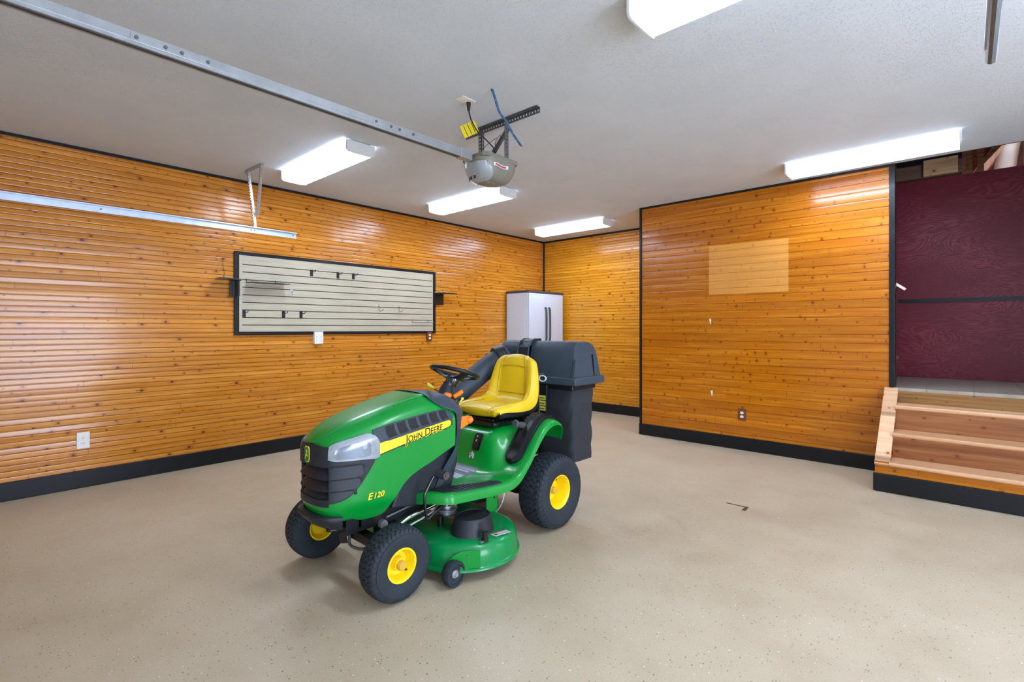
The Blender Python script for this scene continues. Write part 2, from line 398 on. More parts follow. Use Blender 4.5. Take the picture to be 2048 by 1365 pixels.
# unseen side of the garage: the bay door wall behind the camera and the outer wall with its daylit doorway
DY0, DY1, DZ = .2, 2.4, 2.15
m = MB(); m.bx(XR, XR + .12, YN - .2, DY0, 0, ZC); m.bx(XR, XR + .12, DY1, YB + 1.4, 0, ZC); m.bx(XR, XR + .12, DY0, DY1, DZ, ZC)
struct('wall_outer', m, 'drywall', smooth=False)
struct('door_1', MB().bx(XR - .03, XR + .15, DY0 - .07, DY0, 0, DZ + .07).bx(XR - .03, XR + .15, DY1, DY1 + .07, 0, DZ + .07).bx(XR - .03, XR + .15, DY0, DY1, DZ, DZ + .07), 'door_white', smooth=False)
portal((XR + .06, (DY0 + DY1) / 2, DZ / 2), (PI / 2, 0, PI / 2), DY1 - DY0, DZ)
GX0, GX1, GZ = 1.9, 3.1, 2.15  # second unseen opening, added for extra daylight from behind the camera
m = MB(); m.bx(XL - .2, GX0, YN - .14, YN, 0, ZC); m.bx(GX1, XR + .2, YN - .14, YN, 0, ZC); m.bx(GX0, GX1, YN - .14, YN, GZ, ZC)
struct('wall_front', m, 'drywall', smooth=False)
portal(((GX0 + GX1) / 2, YN - .07, GZ / 2), (-PI / 2, 0, 0), GX1 - GX0, GZ)
m = MB()
for k in range(4): m.bx(-4.9, -.15, YN + .005, YN + .04, .02 + k * .54, .55 + k * .54)
struct('door_2', m, 'door_white', bev=.008)

def base(name, c, d, axis):      # painted baseboard with an eased top
    struct(name, MB().box(c, d), 'black_trim', bev=.006)
base('baseboard_left', (XL + .011, (YN + YF) / 2, .071), (.022, YF - YN, .142), 'y')
base('baseboard_back', ((XL + BL) / 2, YF - .011, .071), (BL - XL - .02, .022, .142), 'x')
base('baseboard_right', ((BL + BR) / 2 - .035, YB - .011, .069), (BR - BL - .05, .022, .138), 'x')
base('baseboard_return', (BL - .011, (YB + YF) / 2 - .02, .069), (.022, YF - YB - .01, .138), 'y')
struct('trim_1', MB().bx(XL, XL + .014, YN, YF, ZC - .024, ZC), 'black_trim')
struct('trim_2', MB().bx(XL, BL, YF - .014, YF, ZC - .026, ZC), 'black_trim')
struct('trim_3', MB().bx(BL - .012, BR, YB - .014, YB, ZC - .022, ZC), 'black_trim')
struct('trim_4', MB().bx(XL, XL + .025, YF - .025, YF, .14, ZC), 'black_trim', bev=.006)
struct('trim_5', MB().bx(BL - .014, BL + .014, YB - .013, YB + .01, .138, ZC), 'black_trim')
struct('trim_6', MB().bx(BR - .022, BR + .022, YB - .016, YB + .10, .78, ZC), 'black_trim', bev=.004)
for nm, w, d in (('tape_scrap', (-2.131, 1.391), 'upper pale paper scrap stuck to the board wall below the faded rectangle'), ('tape_scrap', (-2.113, .584), 'lower pale paper scrap stuck to the board wall near the brown outlet')):
    x, z = w; rnd = random.Random(int(z * 100))
    poly = [(-.013, .03), (.010, .031), (.014, .004), (.009, -.006), (.008, -.031), (-.004, -.029), (-.006, -.004), (-.014, .002)]
    o = obj(nm, MB().prism(poly, 0, .0012, lambda u, v, h: (x + u * .8, YB - .0035 - h, z + v)), 'paper'); tag(o, d, 'paper scrap')

# ------------------------------------------------------------------ stairs and landing
LZ, YP = .779, 6.985
sx0, sx1, sy = -.552, 1.34, 4.99
struct('floor_landing', MB().bx(BR + .005, 1.35, YB - .015, YB + .1, LZ - .03, LZ).bx(-1.7, 1.35, YB + .095, YP, LZ - .03, LZ), 'tile', smooth=False)
struct('wall_stair', MB().bx(-1.8, 1.45, YP, YP + .02, 0, 2.91), 'burgundy', smooth=False)
struct('wall_landing', MB().bx(1.35, 1.45, sy, YP + .2, 0, 3.4), 'burgundy', smooth=False)
st = thing('staircase', 'short wooden staircase of three pale treads up to the tiled landing', 'stairs', (0, sy, 0))
def stp(name, mb, mat, **k): return obj(name, mb, mat, st, **k)
o = stp('base_board', MB().bx(sx0 - .006, sx1, -.022, 0, 0, .146), 'black_trim', bev=.007)
o['label'] = 'black painted board at the foot of the stairs'
stp('front_board', MB().bx(sx0 + .004, sx1, -.004, .02, .14, .24), 'pine_right', bev=.002)
treads = [(.0 - .022, .242, .25), (.205, .442, .25), (.44, .645, .26)]
for k, (y, z, d) in enumerate(treads):
    prof = [(y + .012, z - .032), (y + .003, z - .028), (y, z - .018), (y + .002, z - .008), (y + .010, z), (y + d, z), (y + d, z - .032)]
    stp('tread', MB().prism(prof, -.455, sx1, lambda u, v, h: (h, u, v)), 'tread', ang=25)
stp('riser', MB().bx(-.452, sx1, .218, .235, .242, .412), 'riser')
stp('riser', MB().bx(-.452, sx1, .452, .470, .442, .615), 'riser')
stp('riser', MB().bx(-.452, sx1, YB - sy - .02, YB - sy, .645, LZ - .028), 'riser_top')
sl = [(.0, .14), (.0, .215), (.68, .745), (.684, .14)]
stp('stringer', MB().prism(sl, -.545, -.455, lambda u, v, h: (h, u, v)), 'pine_right')
cap = [(-.012, .222), (.668, .775), (.684, .775), (.684, .745), (.0, .205)]
stp('stringer_cap', MB().prism(cap, -.552, -.45, lambda u, v, h: (h, u, v)), 'pine_trim', bev=.004)
rail = obj('rail_strip', MB().bx(-.545, 1.34, YP - .022, YP, 1.590, 1.628), 'black_trim'); tag(rail, 'long black wooden strip screwed across the burgundy plywood wall', 'rail')
# framing exposed above the plywood
struct('wall_header', MB().bx(-1.8, 1.5, YB - .06, YB, ZC + .092, 3.6), 'dark_board', smooth=False)
struct('beam_header', MB().bx(-1.7, -.03, YP - .10, YP + .06, 2.912, 3.055), 'dark_board', smooth=False)
struct('wall_stairwell', MB().bx(-1.7, 1.45, YP + .9, YP + 1.0, 2.3, 3.6), 'dark_board', smooth=False)
struct('ceiling_stairwell', MB().bx(-1.7, 1.45, YB, YP + 1.0, 3.5, 3.6), 'dark_board', smooth=False)
struct('wall_stair_side', MB().bx(-1.8, -1.7, YB + .1, YP + 1.0, 0, 3.6), 'burgundy', smooth=False)
struct('wall_stairwell_side', MB().bx(1.36, 1.46, YB, YP + 1.0, 2.3, 3.6), 'dark_board', smooth=False)
struct('beam_blocking', MB().bx(-.335, -.06, YP - .135, YP - .10, 2.915, 3.085), 'pale_block', bev=.002)
struct('beam_edge', MB().bx(-1.7, 1.4, YB + .001, YB + .04, ZC + .005, ZC + .2), 'dark_board', smooth=False)
struct('beam_edge_low', MB().bx(-1.7, -.03, YP - .13, YP + .06, 3.056, 3.48), 'black_trim', smooth=False)
for k, (x, w) in enumerate(((.0, .05), (.085, .05), (.42, .05))):
    struct('stud_%s' % 'abc'[k], MB().bx(x, x + w, YP - .04, YP + .04, 2.90, 3.5), 'stud', bev=.002)
struct('joist_cross', MB().prism([(.12, 3.02), (.40, 3.36), (.40, 3.30), (.12, 2.96)], YP - .02, YP + .5, lambda u, v, h: (u, h, v)), 'stud')
o = obj('air_duct', MB().tube(spline([(.30, YP + .62, 2.85), (.31, YP + .42, 3.05), (.33, YP + .2, 3.22), (.36, YP - .1, 3.32), (.4, YP - .4, 3.36)], 5), .085, 18), 'duct'); tag(o, 'tan wrapped round duct among the rafters above the burgundy wall', 'duct')
struct('stud_slope', MB().prism([(.02, 2.92), (.2, 3.22), (.2, 3.4), (.02, 3.4)], YP + .3, YP + .34, lambda u, v, h: (u, h, v)), 'stud')
o = obj('wooden_peg', MB().box((0, 0, 0), (.11, .03, .022), Matrix.Rotation(math.radians(38), 3, 'Y')), 'paper'); o.location = (-.452, 5.785, 1.70)
tag(o, 'short pale wooden peg sticking out past the black corner trim', 'peg')
o = obj('wooden_peg', MB().box((0, 0, 0), (.05, .03, .022), Matrix.Rotation(math.radians(12), 3, 'Y')), 'stud'); o.location = (-.483, 5.775, 1.05)
tag(o, 'stub of brown wood low behind the black corner trim', 'peg')

# ------------------------------------------------------------------ fluorescent wrap fixtures
def make_lamp(label):
    t = thing('ceiling_lamp', label, 'ceiling light', group='fluorescent wrap lights on the ceiling')
    L = 1.19
    obj('housing', MB().bx(-L / 2 + .01, L / 2 - .01, -.09, .09, -.026, 0), 'lamp_housing', t, bev=.003)
    P = [(-.119, -.020), (-.121, -.066), (-.117, -.082), (-.106, -.0905), (-.06, -.0935), (0, -.095), (.06, -.0935), (.106, -.0905), (.117, -.082), (.121, -.066), (.119, -.020)]
    m = MB().grid([[(x, y, z) for y, z in P] for x in (-L / 2 + .012, L / 2 - .012)])
    obj('diffuser', m, 'lamp', t, ang=60)
    for sgn in (-1, 1):
        cap = [(-.126, -.004), (-.126, -.072), (-.122, -.088), (-.110, -.097), (-.06, -.100), (0, -.1005), (.06, -.100), (.110, -.097), (.122, -.088), (.126, -.072), (.126, -.004)]
        x0 = sgn * (L / 2 - .012); x1 = sgn * (L / 2 + .004)
        obj('end_cap', MB().prism(cap, x0, x1, lambda u, v, h: (h, u, v)), 'lamp_housing', t, bev=.003)
    return t
a = make_lamp('lit white ceiling light nearest the hanging door track'); a.location = (-4.185, 2.16, ZC)
dup(a, (-4.185, 3.905, ZC), 'lit white ceiling light just behind the garage door opener motor')
dup(a, (-4.185, 5.90, ZC), 'farthest lit white ceiling light near the back corner')
dup(a, (-.62, 5.145, ZC), 'lit white ceiling light above the board wall and stair opening')
dup(a, (-.53, 2.135, ZC), 'lit white ceiling light cut by the top edge of the photo')

# ------------------------------------------------------------------ garage door opener and its rail
OX = -2.53
op = thing('garage_door_opener', 'taupe garage door opener motor hanging from perforated steel angles', 'garage door opener', (OX, 2.56, 2.50))
def bowl(nr, nu, sc=1.0, top=0.0):
    rows = []
    for i in range(nr + 1):
        q = i / nr; z = -.150 * sc * math.sin(q * PI / 2) ** 1.0
        rad = max(0.0, math.cos(q * PI / 2)) ** .5
        rows.append([(rad * .146 * sc * (abs(math.cos(a)) ** .75) * (1 if math.cos(a) >= 0 else -1), rad * .185 * sc * (abs(math.sin(a)) ** .75) * (1 if math.sin(a) >= 0 else -1), z + top) for a in [k * 2 * PI / nu for k in range(nu)]])
    return rows
obj('motor_cover', MB().grid(bowl(14, 48, 1.0, -.008), cv=True), 'opener', op, ang=60)
obj('chassis', MB().prism([(-.130, -.15), (-.10, -.175), (.10, -.175), (.130, -.15), (.130, .15), (.10, .175), (-.10, .175), (-.130, .15)], -.012, .018, lambda u, v, h: (u, v, h)), 'opener', op, bev=.006)
R = bowl(14, 48, 1.025, -.008)
lens = []
for i in range(2, 13):
    w = .42 + .55 * math.sin(i / 14 * PI)
    row = []
    for k in range(17):
        a = -PI / 2 - .15 + (k / 16 - .5) * 2 * w * 1.3
        idx = a / (2 * PI) * 48 % 48; j = int(idx); f = idx - j
        p, q2 = Vector(R[i][j]), Vector(R[i][(j + 1) % 48]); row.append(p.lerp(q2, f))
    lens.append(row)
obj('light_lens', MB().grid(lens), 'opener_lens', op, ang=60)
for k in range(5):
    i = 8; a = -PI / 2 - .75 + k * .2; j = int(a / (2 * PI) * 48 % 48); p = Vector(R[i][j]) * 1.012
    obj('vent_slot', MB().box(p, (.006, .012, .028), Matrix.Rotation(a, 3, 'Z')), 'dark_slot', op)
obj('bottom_button', MB().cyl((0, -.02, -.163), (0, -.02, -.150), .045, .05, 24), 'opener', op, bev=.004)
pts = []
for k in range(9):
    q = k / 8; a = -.46 + q * .56; rr = 1.012
    i = 3; idx = a / (2 * PI) * 48 % 48; j = int(idx); p = Vector(R[i][j]).lerp(Vector(R[i][(j + 1) % 48]), idx - j) * rr
    zz = .006 * math.sin(q * 2 * PI + .5) - .004
    pts.append((p + Vector((0, 0, zz + .011)), p + Vector((0, 0, zz - .012))))
obj('badge', MB().grid([list(x) for x in pts]), 'white_plastic', op)
obj('ribbon_mark', MB().grid([[a_ * 1.006 * .82 + b_ * 1.006 * .18, a_ * 1.006 * .18 + b_ * 1.006 * .82] for a_, b_ in pts[1:-1]]), 'ribbon', op)
def angle_iron(p0, p1, n1, n2, w=.032, t=.003, hole=True):
    """perforated L section between two points, flanges along n1 and n2"""
    p0, p1 = Vector(p0), Vector(p1); d = p1 - p0; L = d.length; d.normalize(); n1 = Vector(n1); n1 = (n1 - d * n1.dot(d)).normalized(); n2 = Vector(n2); n2 = (n2 - d * n2.dot(d) - n1 * n2.dot(n1)).normalized()
    mb = MB()
    for fl, th in ((n1, n2), (n2, n1)):
        if not hole:
            vs = [p0 + d * a * L + fl * b * w + th * c * t for a in (0, 1) for b in (0, 1) for c in (0, 1)]
            mb.add(vs, [(0, 1, 3, 2), (4, 6, 7, 5), (0, 4, 5, 1), (2, 3, 7, 6), (0, 2, 6, 4), (1, 5, 7, 3)]); continue
        pitch = .026; n = max(2, int(L / pitch)); pitch = L / n
        strips = [(0, 1, 0, .34), (0, 1, .68, 1)]
        for b0, b1 in ((0, .34), (.68, 1)):
            vs = [p0 + d * a * L + fl * b * w + th * c * t for a in (0, 1) for b in (b0, b1) for c in (0, 1)]
            mb.add(vs, [(0, 1, 3, 2), (4, 6, 7, 5), (0, 4, 5, 1), (2, 3, 7, 6), (0, 2, 6, 4), (1, 5, 7, 3)])
        for k in range(n + 1):
            a0 = max(0, (k - .27) * pitch); a1 = min(L, (k + .27) * pitch)
            vs = [p0 + d * a + fl * b * w + th * c * t for a in (a0, a1) for b in (.33, .69) for c in (0, 1)]
            mb.add(vs, [(0, 1, 3, 2), (4, 6, 7, 5), (0, 4, 5, 1), (2, 3, 7, 6), (0, 2, 6, 4), (1, 5, 7, 3)])
    return mb
lo = lambda x, y, z: (x - OX, y - 2.56, z - 2.50)
obj('ceiling_angle', angle_iron(lo(-2.85, 2.62, ZC - .003), lo(-2.12, 2.62, ZC - .003), (0, -1, 0), (0, 0, -1), .038), 'metal_dark', op, smooth=False)
obj('hanger_strap', angle_iron(lo(-2.41, 2.622, ZC - .01), lo(-2.41, 2.622, 2.50), (-1, 0, 0), (0, -1, 0), .036), 'metal_dark', op, smooth=False)
obj('hanger_strap', angle_iron(lo(-2.685, 2.622, ZC - .01), lo(-2.685, 2.622, 2.50), (-1, 0, 0), (0, 1, 0), .03), 'metal_dark', op, smooth=False)
obj('brace', angle_iron(lo(-2.43, 2.64, ZC - .06), lo(-2.665, 2.64, 2.52), (0, 0, 1), (0, 1, 0), .024, hole=False), 'metal_dark', op, smooth=False)
o = obj('cable_coil', MB().torus((-.06, -.02, .035), .035, .007, Matrix.Rotation(.4, 3, 'X'), 20, 8).torus((.01, .01, .035), .032, .007, Matrix.Rotation(-.5, 3, 'Y'), 20, 8), 'plastic_deep', op)
for pp in ([(-.05, .0, .02), (-.13, .03, .10), (-.09, .05, .16), (.02, .05, .19)], [(.0, .0, .02), (.03, .04, .09), (.0, .05, .15), (.04, .05, .20)], [(.06, .0, .02), (.02, .03, .07), (.05, .05, .13), (.06, .04, .20)]):
    obj('low_voltage_wire', MB().tube(spline(pp, 6), .0022, 6), 'plastic_mid', op)
# rail running to the bay door
rl = thing('opener_rail', 'long steel rail running from the opener motor to the bay door', 'rail', (OX, 2.355, 2.495))
LEN = 2.355 - YN - .05
c_ = [(-.022, -.030), (-.022, .026), (.022, .026), (.022, -.030), (.014, -.030), (.014, -.024), (.017, -.024), (.017, .021), (-.017, .021), (-.017, -.024), (-.014, -.024), (-.014, -.030)]
obj('rail_channel', MB().prism(c_, 0, -LEN, lambda u, v, h: (u, h, v)), 'metal', rl, smooth=False)
obj('rail_rib', MB().bx(.022, .0255, -LEN, -.11, -.013, -.007), 'metal', rl)
obj('rail_lip', MB().bx(.014, .027, -LEN, -.11, -.034, -.030), 'metal_dark', rl)
obj('drive_chain', MB().bx(-.006, .006, -LEN, .0, -.024, -.010), 'black', rl)
for yj in (-.62, -1.74):
    j = obj('splice_plate', MB().bx(.022, .026, yj - .15, yj + .15, -.016, .020), 'metal', rl, bev=.002)
    for dy in (-.13, -.03, .03, .13): obj('splice_bolt', MB().cyl((.026, yj + dy, .002), (.033, yj + dy, .002), .008, .007, 8), 'metal_dark', j)
obj('motor_bracket', MB().bx(-.028, .028, -.10, .004, -.034, .030), 'metal', rl, bev=.003)
# ceiling outlet, plug cord with tag, blue wires
oc = thing('ceiling_outlet', 'white outlet plate on the ceiling with the black plug in it', 'outlet', (-2.418, 2.219, ZC))
obj('cover_plate', MB().box((0, 0, -.003), (.072, .118, .006)), 'white_plastic', oc, bev=.003)
for d in (-.024, .024): obj('socket', MB().cyl((0, d, -.006), (0, d, -.0085), .016, n=18), 'ivory', oc)
cordt = thing('power_cable', 'black power cord hanging from the ceiling outlet to the opener', 'cord', (-2.416, 2.243, ZC - .009))
obj('plug', MB().cyl((0, 0, 0), (0, 0, -.055), .016, .009, 12), 'black', cordt, bev=.002)
obj('cord_line', MB().tube(spline([(0, 0, -.05), (.012, .01, -.11), (.03, .05, -.18), (.055, .12, -.235), (.03, .20, -.250), (-.02, .27, -.258)], 8), .0045, 8), 'black', cordt)
tg = obj('paper_tag', MB().box((-.035, .04, -.155), (.002, .105, .085), Matrix.Rotation(math.radians(-48), 3, 'Z') @ Matrix.Rotation(math.radians(24), 3, 'X')), 'tag_yellow', cordt)
tg['label'] = 'yellow warning tag on the cord'
for k in (-.028, 0, .028):
    obj('tag_print', MB().box(Vector((-.035, .04, -.155)) + Matrix.Rotation(math.radians(-48), 3, 'Z') @ Matrix.Rotation(math.radians(24), 3, 'X') @ Vector((.0014, k, .0)), (.0006, .004, .074), Matrix.Rotation(math.radians(-48), 3, 'Z') @ Matrix.Rotation(math.radians(24), 3, 'X')), 'black', tg)
bw = thing('wire_bundle', 'bundle of twisted blue wires dropping from a hole in the ceiling', 'wires', (-2.186, 2.227, ZC))
for k in range(4):
    ph = k * PI / 2; base_ = [(0, 0, 0), (.01, .02, -.06), (.015, .05, -.13), (.04, .09, -.19), (.03, .16, -.24), (-.02, .30, -.27)]
    pts = [(p[0] + .006 * math.cos(ph + i * .45), p[1] + .006 * math.sin(ph + i * .45), p[2]) for i, p in enumerate(spline(base_, 6))]
    obj('wire', MB().tube(pts, .0028, 6), 'wire_blue', bw)

# ------------------------------------------------------------------ door tracks
tk = thing('door_track', 'pale steel door track hung along the beadboard wall', 'door track', (-5.05, 2.30, 2.25), group='garage door tracks')
TL = 2.30 - YN - .1
ch = [(0, -.030), (.004, -.030), (.004, .025), (.020, .025), (.020, .029), (0, .029)]
ch2 = [(.0, -.029), (.0, .029), (.028, .029), (.028, .022), (.025, .022), (.025, .026), (.003, .026), (.003, -.026), (.020, -.026), (.020, -.029)]
obj('track_channel', MB().prism(ch2, 0, -TL, lambda u, v, h: (u, h, v)), 'metal_pale', tk, smooth=False)
obj('hanger_strap', angle_iron((.026, -.42, .03), (.02, -.48, ZC - 2.25), (0, 1, 0), (1, 0, 0), .03), 'metal', tk, smooth=False)
obj('hanger_strap', angle_iron((.03, -.40, .14), (.31, -.47, ZC - 2.25), (0, 1, 0), (1, 0, .5), .03), 'metal', tk, smooth=False)
obj('ceiling_angle', angle_iron((.0, -.485, ZC - 2.25 - .001), (.345, -.475, ZC - 2.25 - .001), (0, 1, 0), (0, 0, -1), .03), 'metal', tk, smooth=False)
for y in (-.43, -.40, -.03, -1.55): obj('track_bolt', MB().cyl((.003, y, 0), (.009, y, 0), .007, n=8), 'metal_dark', tk)
tk2 = thing('door_track', 'steel track end at the top right above the photographer', 'door track', (.062, 2.36, 2.24), group='garage door tracks')
rch = [(-.013, .032), (-.013, -.016), (-.008, -.026), (.002, -.030), (.012, -.026), (.016, -.016), (.016, .004), (.013, .004), (.013, -.014), (.008, -.023), (.002, -.027), (-.006, -.023), (-.010, -.014), (-.010, .032)]
obj('track_channel', MB().prism(rch, 0, -TL, lambda u, v, h: (u, h, v)), 'metal_dark', tk2, smooth=False)
obj('back_angle', MB().bx(-.018, -.013, -TL, -.09, -.012, .034), 'metal_pale', tk2)
obj('hanger_strap', angle_iron((-.018, -.9, .02), (-.018, -.9, ZC - 2.24), (0, 1, 0), (-1, 0, 0), .03), 'metal', tk2, smooth=False)

# ------------------------------------------------------------------ slatwall panel and what hangs on it
y0, y1, z0, z1 = 1.834, 4.378, 1.243, 2.083
fr = thing('slatwall', 'long pale slatwall panel in a black frame on the beadboard wall', 'slatwall', (XL, 0, 0))
X = .004
obj('frame', MB().bx(X, X + .022, y0, y0 + .045, z0, z1), 'black_trim', fr, bev=.003)
obj('frame', MB().bx(X, X + .022, y1 - .045, y1, z0, z1), 'black_trim', fr, bev=.003)
obj('frame', MB().bx(X, X + .022, y0 + .045, y1 - .045, z1 - .035, z1), 'black_trim', fr, bev=.003)
obj('frame', MB().bx(X, X + .022, y0 + .045, y1 - .045, z0, z0 + .035), 'black_trim', fr, bev=.003)
gz = [1.955 - .0762 * k for k in range(10)]
ed = [z1 - .033] + gz + [z0 + .033]
m = MB()
ym = 3.12
for k in range(len(ed) - 1):
    a_, b_ = ed[k + 1] + (.0045 if k < len(ed) - 2 else 0), ed[k] - (.0045 if k else 0)
    for ya, yb in ((y0 + .075, ym - .0007), (ym + .0007, y1 - .058)): m.bx(X, X + .016, ya, yb, a_, b_)
obj('slat_board', m, 'slat', fr, smooth=False)
obj('groove_back', MB().bx(X, X + .005, y0 + .05, y1 - .05, z0 + .03, z1 - .03), 'tape', fr)
obj('edge_strip', MB().bx(X, X + .018, y0 + .045, y0 + .074, z0 + .033, z1 - .033), 'slat', fr)
obj('edge_strip', MB().bx(X, X + .018, y1 - .057, y1 - .045, z0 + .033, z1 - .033), 'slat', fr)
fx = XL + X + .016
def hook(y, z, label):
    t = thing('slatwall_hook', label, 'hook', (fx, y, z), group='black hooks on the slatwall')
    obj('hook_plate', MB().bx(0, .004, -.017, .017, -.036, .036), 'black', t, bev=.001)
    obj('hook_arm', MB().tube(spline([(.003, .0, .016), (.03, .005, .012), (.055, .008, .010), (.075, .009, .016), (.083, .009, .032)], 5), .004, 8), 'black', t)
    return t
hook(2.625, 1.926, 'upper black hook left of the panel seam, farthest left of the top three')
hook(2.941, 1.926, 'upper black hook in the middle of the top three, just left of the seam')
hook(3.138, 1.928, 'upper black hook right at the vertical seam of the slatwall')
hook(1.925, 1.461, 'lower black hook at the left edge of the slatwall')
hook(2.318, 1.461, 'lower black hook in the middle of the bottom row of three')
hook(2.507, 1.461, 'lower black hook farthest right of the bottom row, above the white outlet')
t = thing('wire_shelf', 'small black shelf on thin brackets at the left of the slatwall', 'shelf', (fx + .003, 2.13, 1.79))
obj('shelf_board', MB().bx(.01, .16, -.19, .19, -.022, -.015), 'black', t, bev=.001)
for d in (-.185, .10): obj('bracket', MB().tube([(.002, d, .022), (.004, d, -.012), (.15, d, -.019)], .0035, 8), 'black', t)
for y, nm in ((3.487, 'thin wire hook left of two on the right half of the slatwall'), (3.782, 'thin wire hook right of two on the right half of the slatwall')):
    t = thing('wire_hook', nm, 'hook', (fx, y, 1.575), group='wire hooks on the slatwall')
    obj('hook_wire', MB().tube([(.003, 0, .008), (.004, 0, -.044), (.02, .004, -.054), (.09, .01, -.034)], .0032, 8), 'metal_dark', t)
    obj('hook_clip', MB().bx(0, .006, -.006, .006, -.004, .016), 'metal_dark', t)
t = thing('wire_rack', 'thin wire rail bracket at the lower right of the slatwall', 'rack', (fx + .003, 4.16, 1.42))
obj('rail_wire', MB().tube([(.03, -.175, -.03), (.03, .165, -.03)], .004, 8), 'metal_dark', t)
for d in (-.175, .085): obj('rail_bracket', MB().tube([(.002, d, .014), (.004, d, -.028), (.032, d, -.03)], .0035, 8), 'metal_dark', t)
t = thing('small_hook', 'small bluish white hook near the left of the slatwall', 'hook', (fx, 2.405, 1.712))
obj('hook_plate', MB().bx(0, .006, -.018, .018, -.006, .016), 'metal_pale', t, bev=.001)
obj('hook_arm', MB().tube(spline([(.005, 0, .004), (.03, .004, -.012), (.036, .004, -.026), (.026, .002, -.03)], 5), .004, 8), 'metal_pale', t)
t = thing('wall_bracket', 'black angled shelf bracket on the left edge of the slatwall frame', 'bracket', (XL + .03, 1.79, 1.79))
obj('top_shelf', MB().prism([(-.13, .0), (-.145, .16), (.03, .16), (.075, .10), (.075, .0)], -.010, .006, lambda u, v, h: (v, u, h)), 'black', t, bev=.002)
obj('side_plate', MB().bx(0, .10, .045, .058, -.165, -.008), 'black', t, bev=.002)
obj('back_plate', MB().bx(-.004, .004, .0, .058, -.165, -.008), 'black', t, bev=.002)
t = thing('wall_bracket', 'black angled shelf bracket on the right edge of the slatwall frame', 'bracket', (XL + .03, 4.40, 1.79))
obj('top_shelf', MB().prism([(-.05, .0), (-.05, .10), (.13, .14), (.25, .13), (.25, .10), (.10, .0)], -.006, .008, lambda u, v, h: (v, u, h)), 'black', t, bev=.002)
obj('side_plate', MB().bx(.0, .006, -.05, .11, -.155, -.006), 'black', t, bev=.002)
obj('loose_wire', MB().tube(spline([(.03, -.07, .014), (.03, .02, .02), (.03, .1, .03), (.03, .16, .018)], 5), .002, 6), 'white_plastic', t)
o = obj('speaker_wire', MB().tube(spline([(XL + .006, 1.742, 1.80), (XL + .012, 1.748, 1.86), (XL + .006, 1.738, 1.93), (XL + .008, 1.733, 2.0)], 6), .0018, 6), 'tape'); tag(o, 'thin brown wire rising up the beadboard above the left bracket', 'wire')

# ------------------------------------------------------------------ outlets
def outlet(label, loc, rz, plate, sock, w=.075, h=.122):
    t = thing('wall_outlet', label, 'outlet', loc, rz)        # local -y faces the room
    obj('cover_plate', MB().box((0, -.003, 0), (w, .006, h)), plate, t, bev=.003)
    for d in (-.021, .021):
        s_ = obj('socket', MB().prism([(.017 * math.cos(a_), max(-.0125, min(.0125, .017 * math.sin(a_)))) for a_ in [k * PI / 12 for k in range(24)]], 0, .0035, lambda u, v, q: (u, -.006 - q, v + d)), sock, t)
        for e in (-.006, .006): obj('socket_slot', MB().box((e, -.0096, d + .003), (.0022, .001, .008)), 'dark_slot', s_)
        obj('socket_slot', MB().cyl((0, -.0091, d - .006), (0, -.0101, d - .006), .0025, n=10), 'dark_slot', s_)
    obj('plate_screw', MB().cyl((0, -.006, 0), (0, -.0075, 0), .003, n=10), 'metal', t)
    return t
outlet('white outlet plate low on the beadboard wall, left of the mower', (XL + .002, .688, .387), PI / 2, 'white_plastic', 'ivory', .083, .135)
outlet('brown outlet plate low on the board wall', (-1.79, YB - .002, .38), 0, 'brown_plastic', 'ivory', .085, .128)
o4 = outlet('small brown outlet box under the right end of the slatwall', (XL + .028, 4.27, 1.20), PI / 2, 'brown_plastic', 'ivory', .078, .125)
obj('outlet_box', MB().bx(-.036, .036, 0, .026, -.058, .058), 'brown_plastic', o4, bev=.003)
t = thing('power_adapter', 'white multi-outlet adapter box under the slatwall frame', 'outlet', (XL + .002, 2.697, 1.206), PI / 2)
obj('adapter_body', MB().box((0, -.026, 0), (.102, .052, .136)), 'white_plastic', t, bev=.006)
for ex in (-.026, .026):
    for ez in (-.030, .012):
        for q in (-.005, .005): obj('adapter_slot', MB().box((ex + q, -.0525, ez), (.0022, .001, .009)), 'dark_slot', t)

# ------------------------------------------------------------------ resin cabinet in the corner
cb = thing('storage_cabinet', 'pale grey resin storage cabinet with dark handles in the back corner', 'cabinet', (-5.37, 5.80, 0))
D, Wd, H = .465, .86, 1.89
obj('carcass', MB().bx(0, D - .03, 0, Wd, .05, H - .03), 'resin', cb, bev=.006)
obj('top_panel', MB().bx(-.008, D + .006, -.012, Wd + .012, H - .03, H + .004), 'resin_dark', cb, bev=.006)
obj('base_panel', MB().bx(-.004, D, -.006, Wd + .006, 0, .06), 'resin_dark', cb, bev=.006)
obj('side_inset', MB().bx(.05, D - .08, -.004, 0, .12, H - .10), 'resin', cb, bev=.003)
for ya, yb, hy in ((.004, Wd / 2 - .002, Wd / 2 - .045), (Wd / 2 + .002, Wd - .004, Wd / 2 + .045)):
    d = obj('door', MB().bx(D - .03, D, ya, yb, .062, H - .034), 'resin', cb, bev=.005)
    obj('door_inset', MB().bx(D, D + .005, ya + .05, yb - .06, .12, H - .10), 'resin', d, bev=.004)
    hp = spline([(D + .004, hy, 1.10), (D + .03, hy + .002, 1.14), (D + .034, hy + .004, 1.36), (D + .03, hy + .002, 1.60), (D + .004, hy, 1.64)], 6)
    obj('handle', MB().tube(hp, .014, 8), 'resin_dark', d)

# tape mark on the floor
Lp = [(-1.335, 3.875), (-1.178, 3.882), (-1.172, 3.786), (-1.198, 3.783), (-1.201, 3.862), (-1.334, 3.861)]
o = obj('tape_mark', MB().prism(Lp, 0, .0012, lambda u, v, h: (u, v, h)), 'tape'); tag(o, 'dark L-shaped tape mark on the floor before the board wall', 'tape')
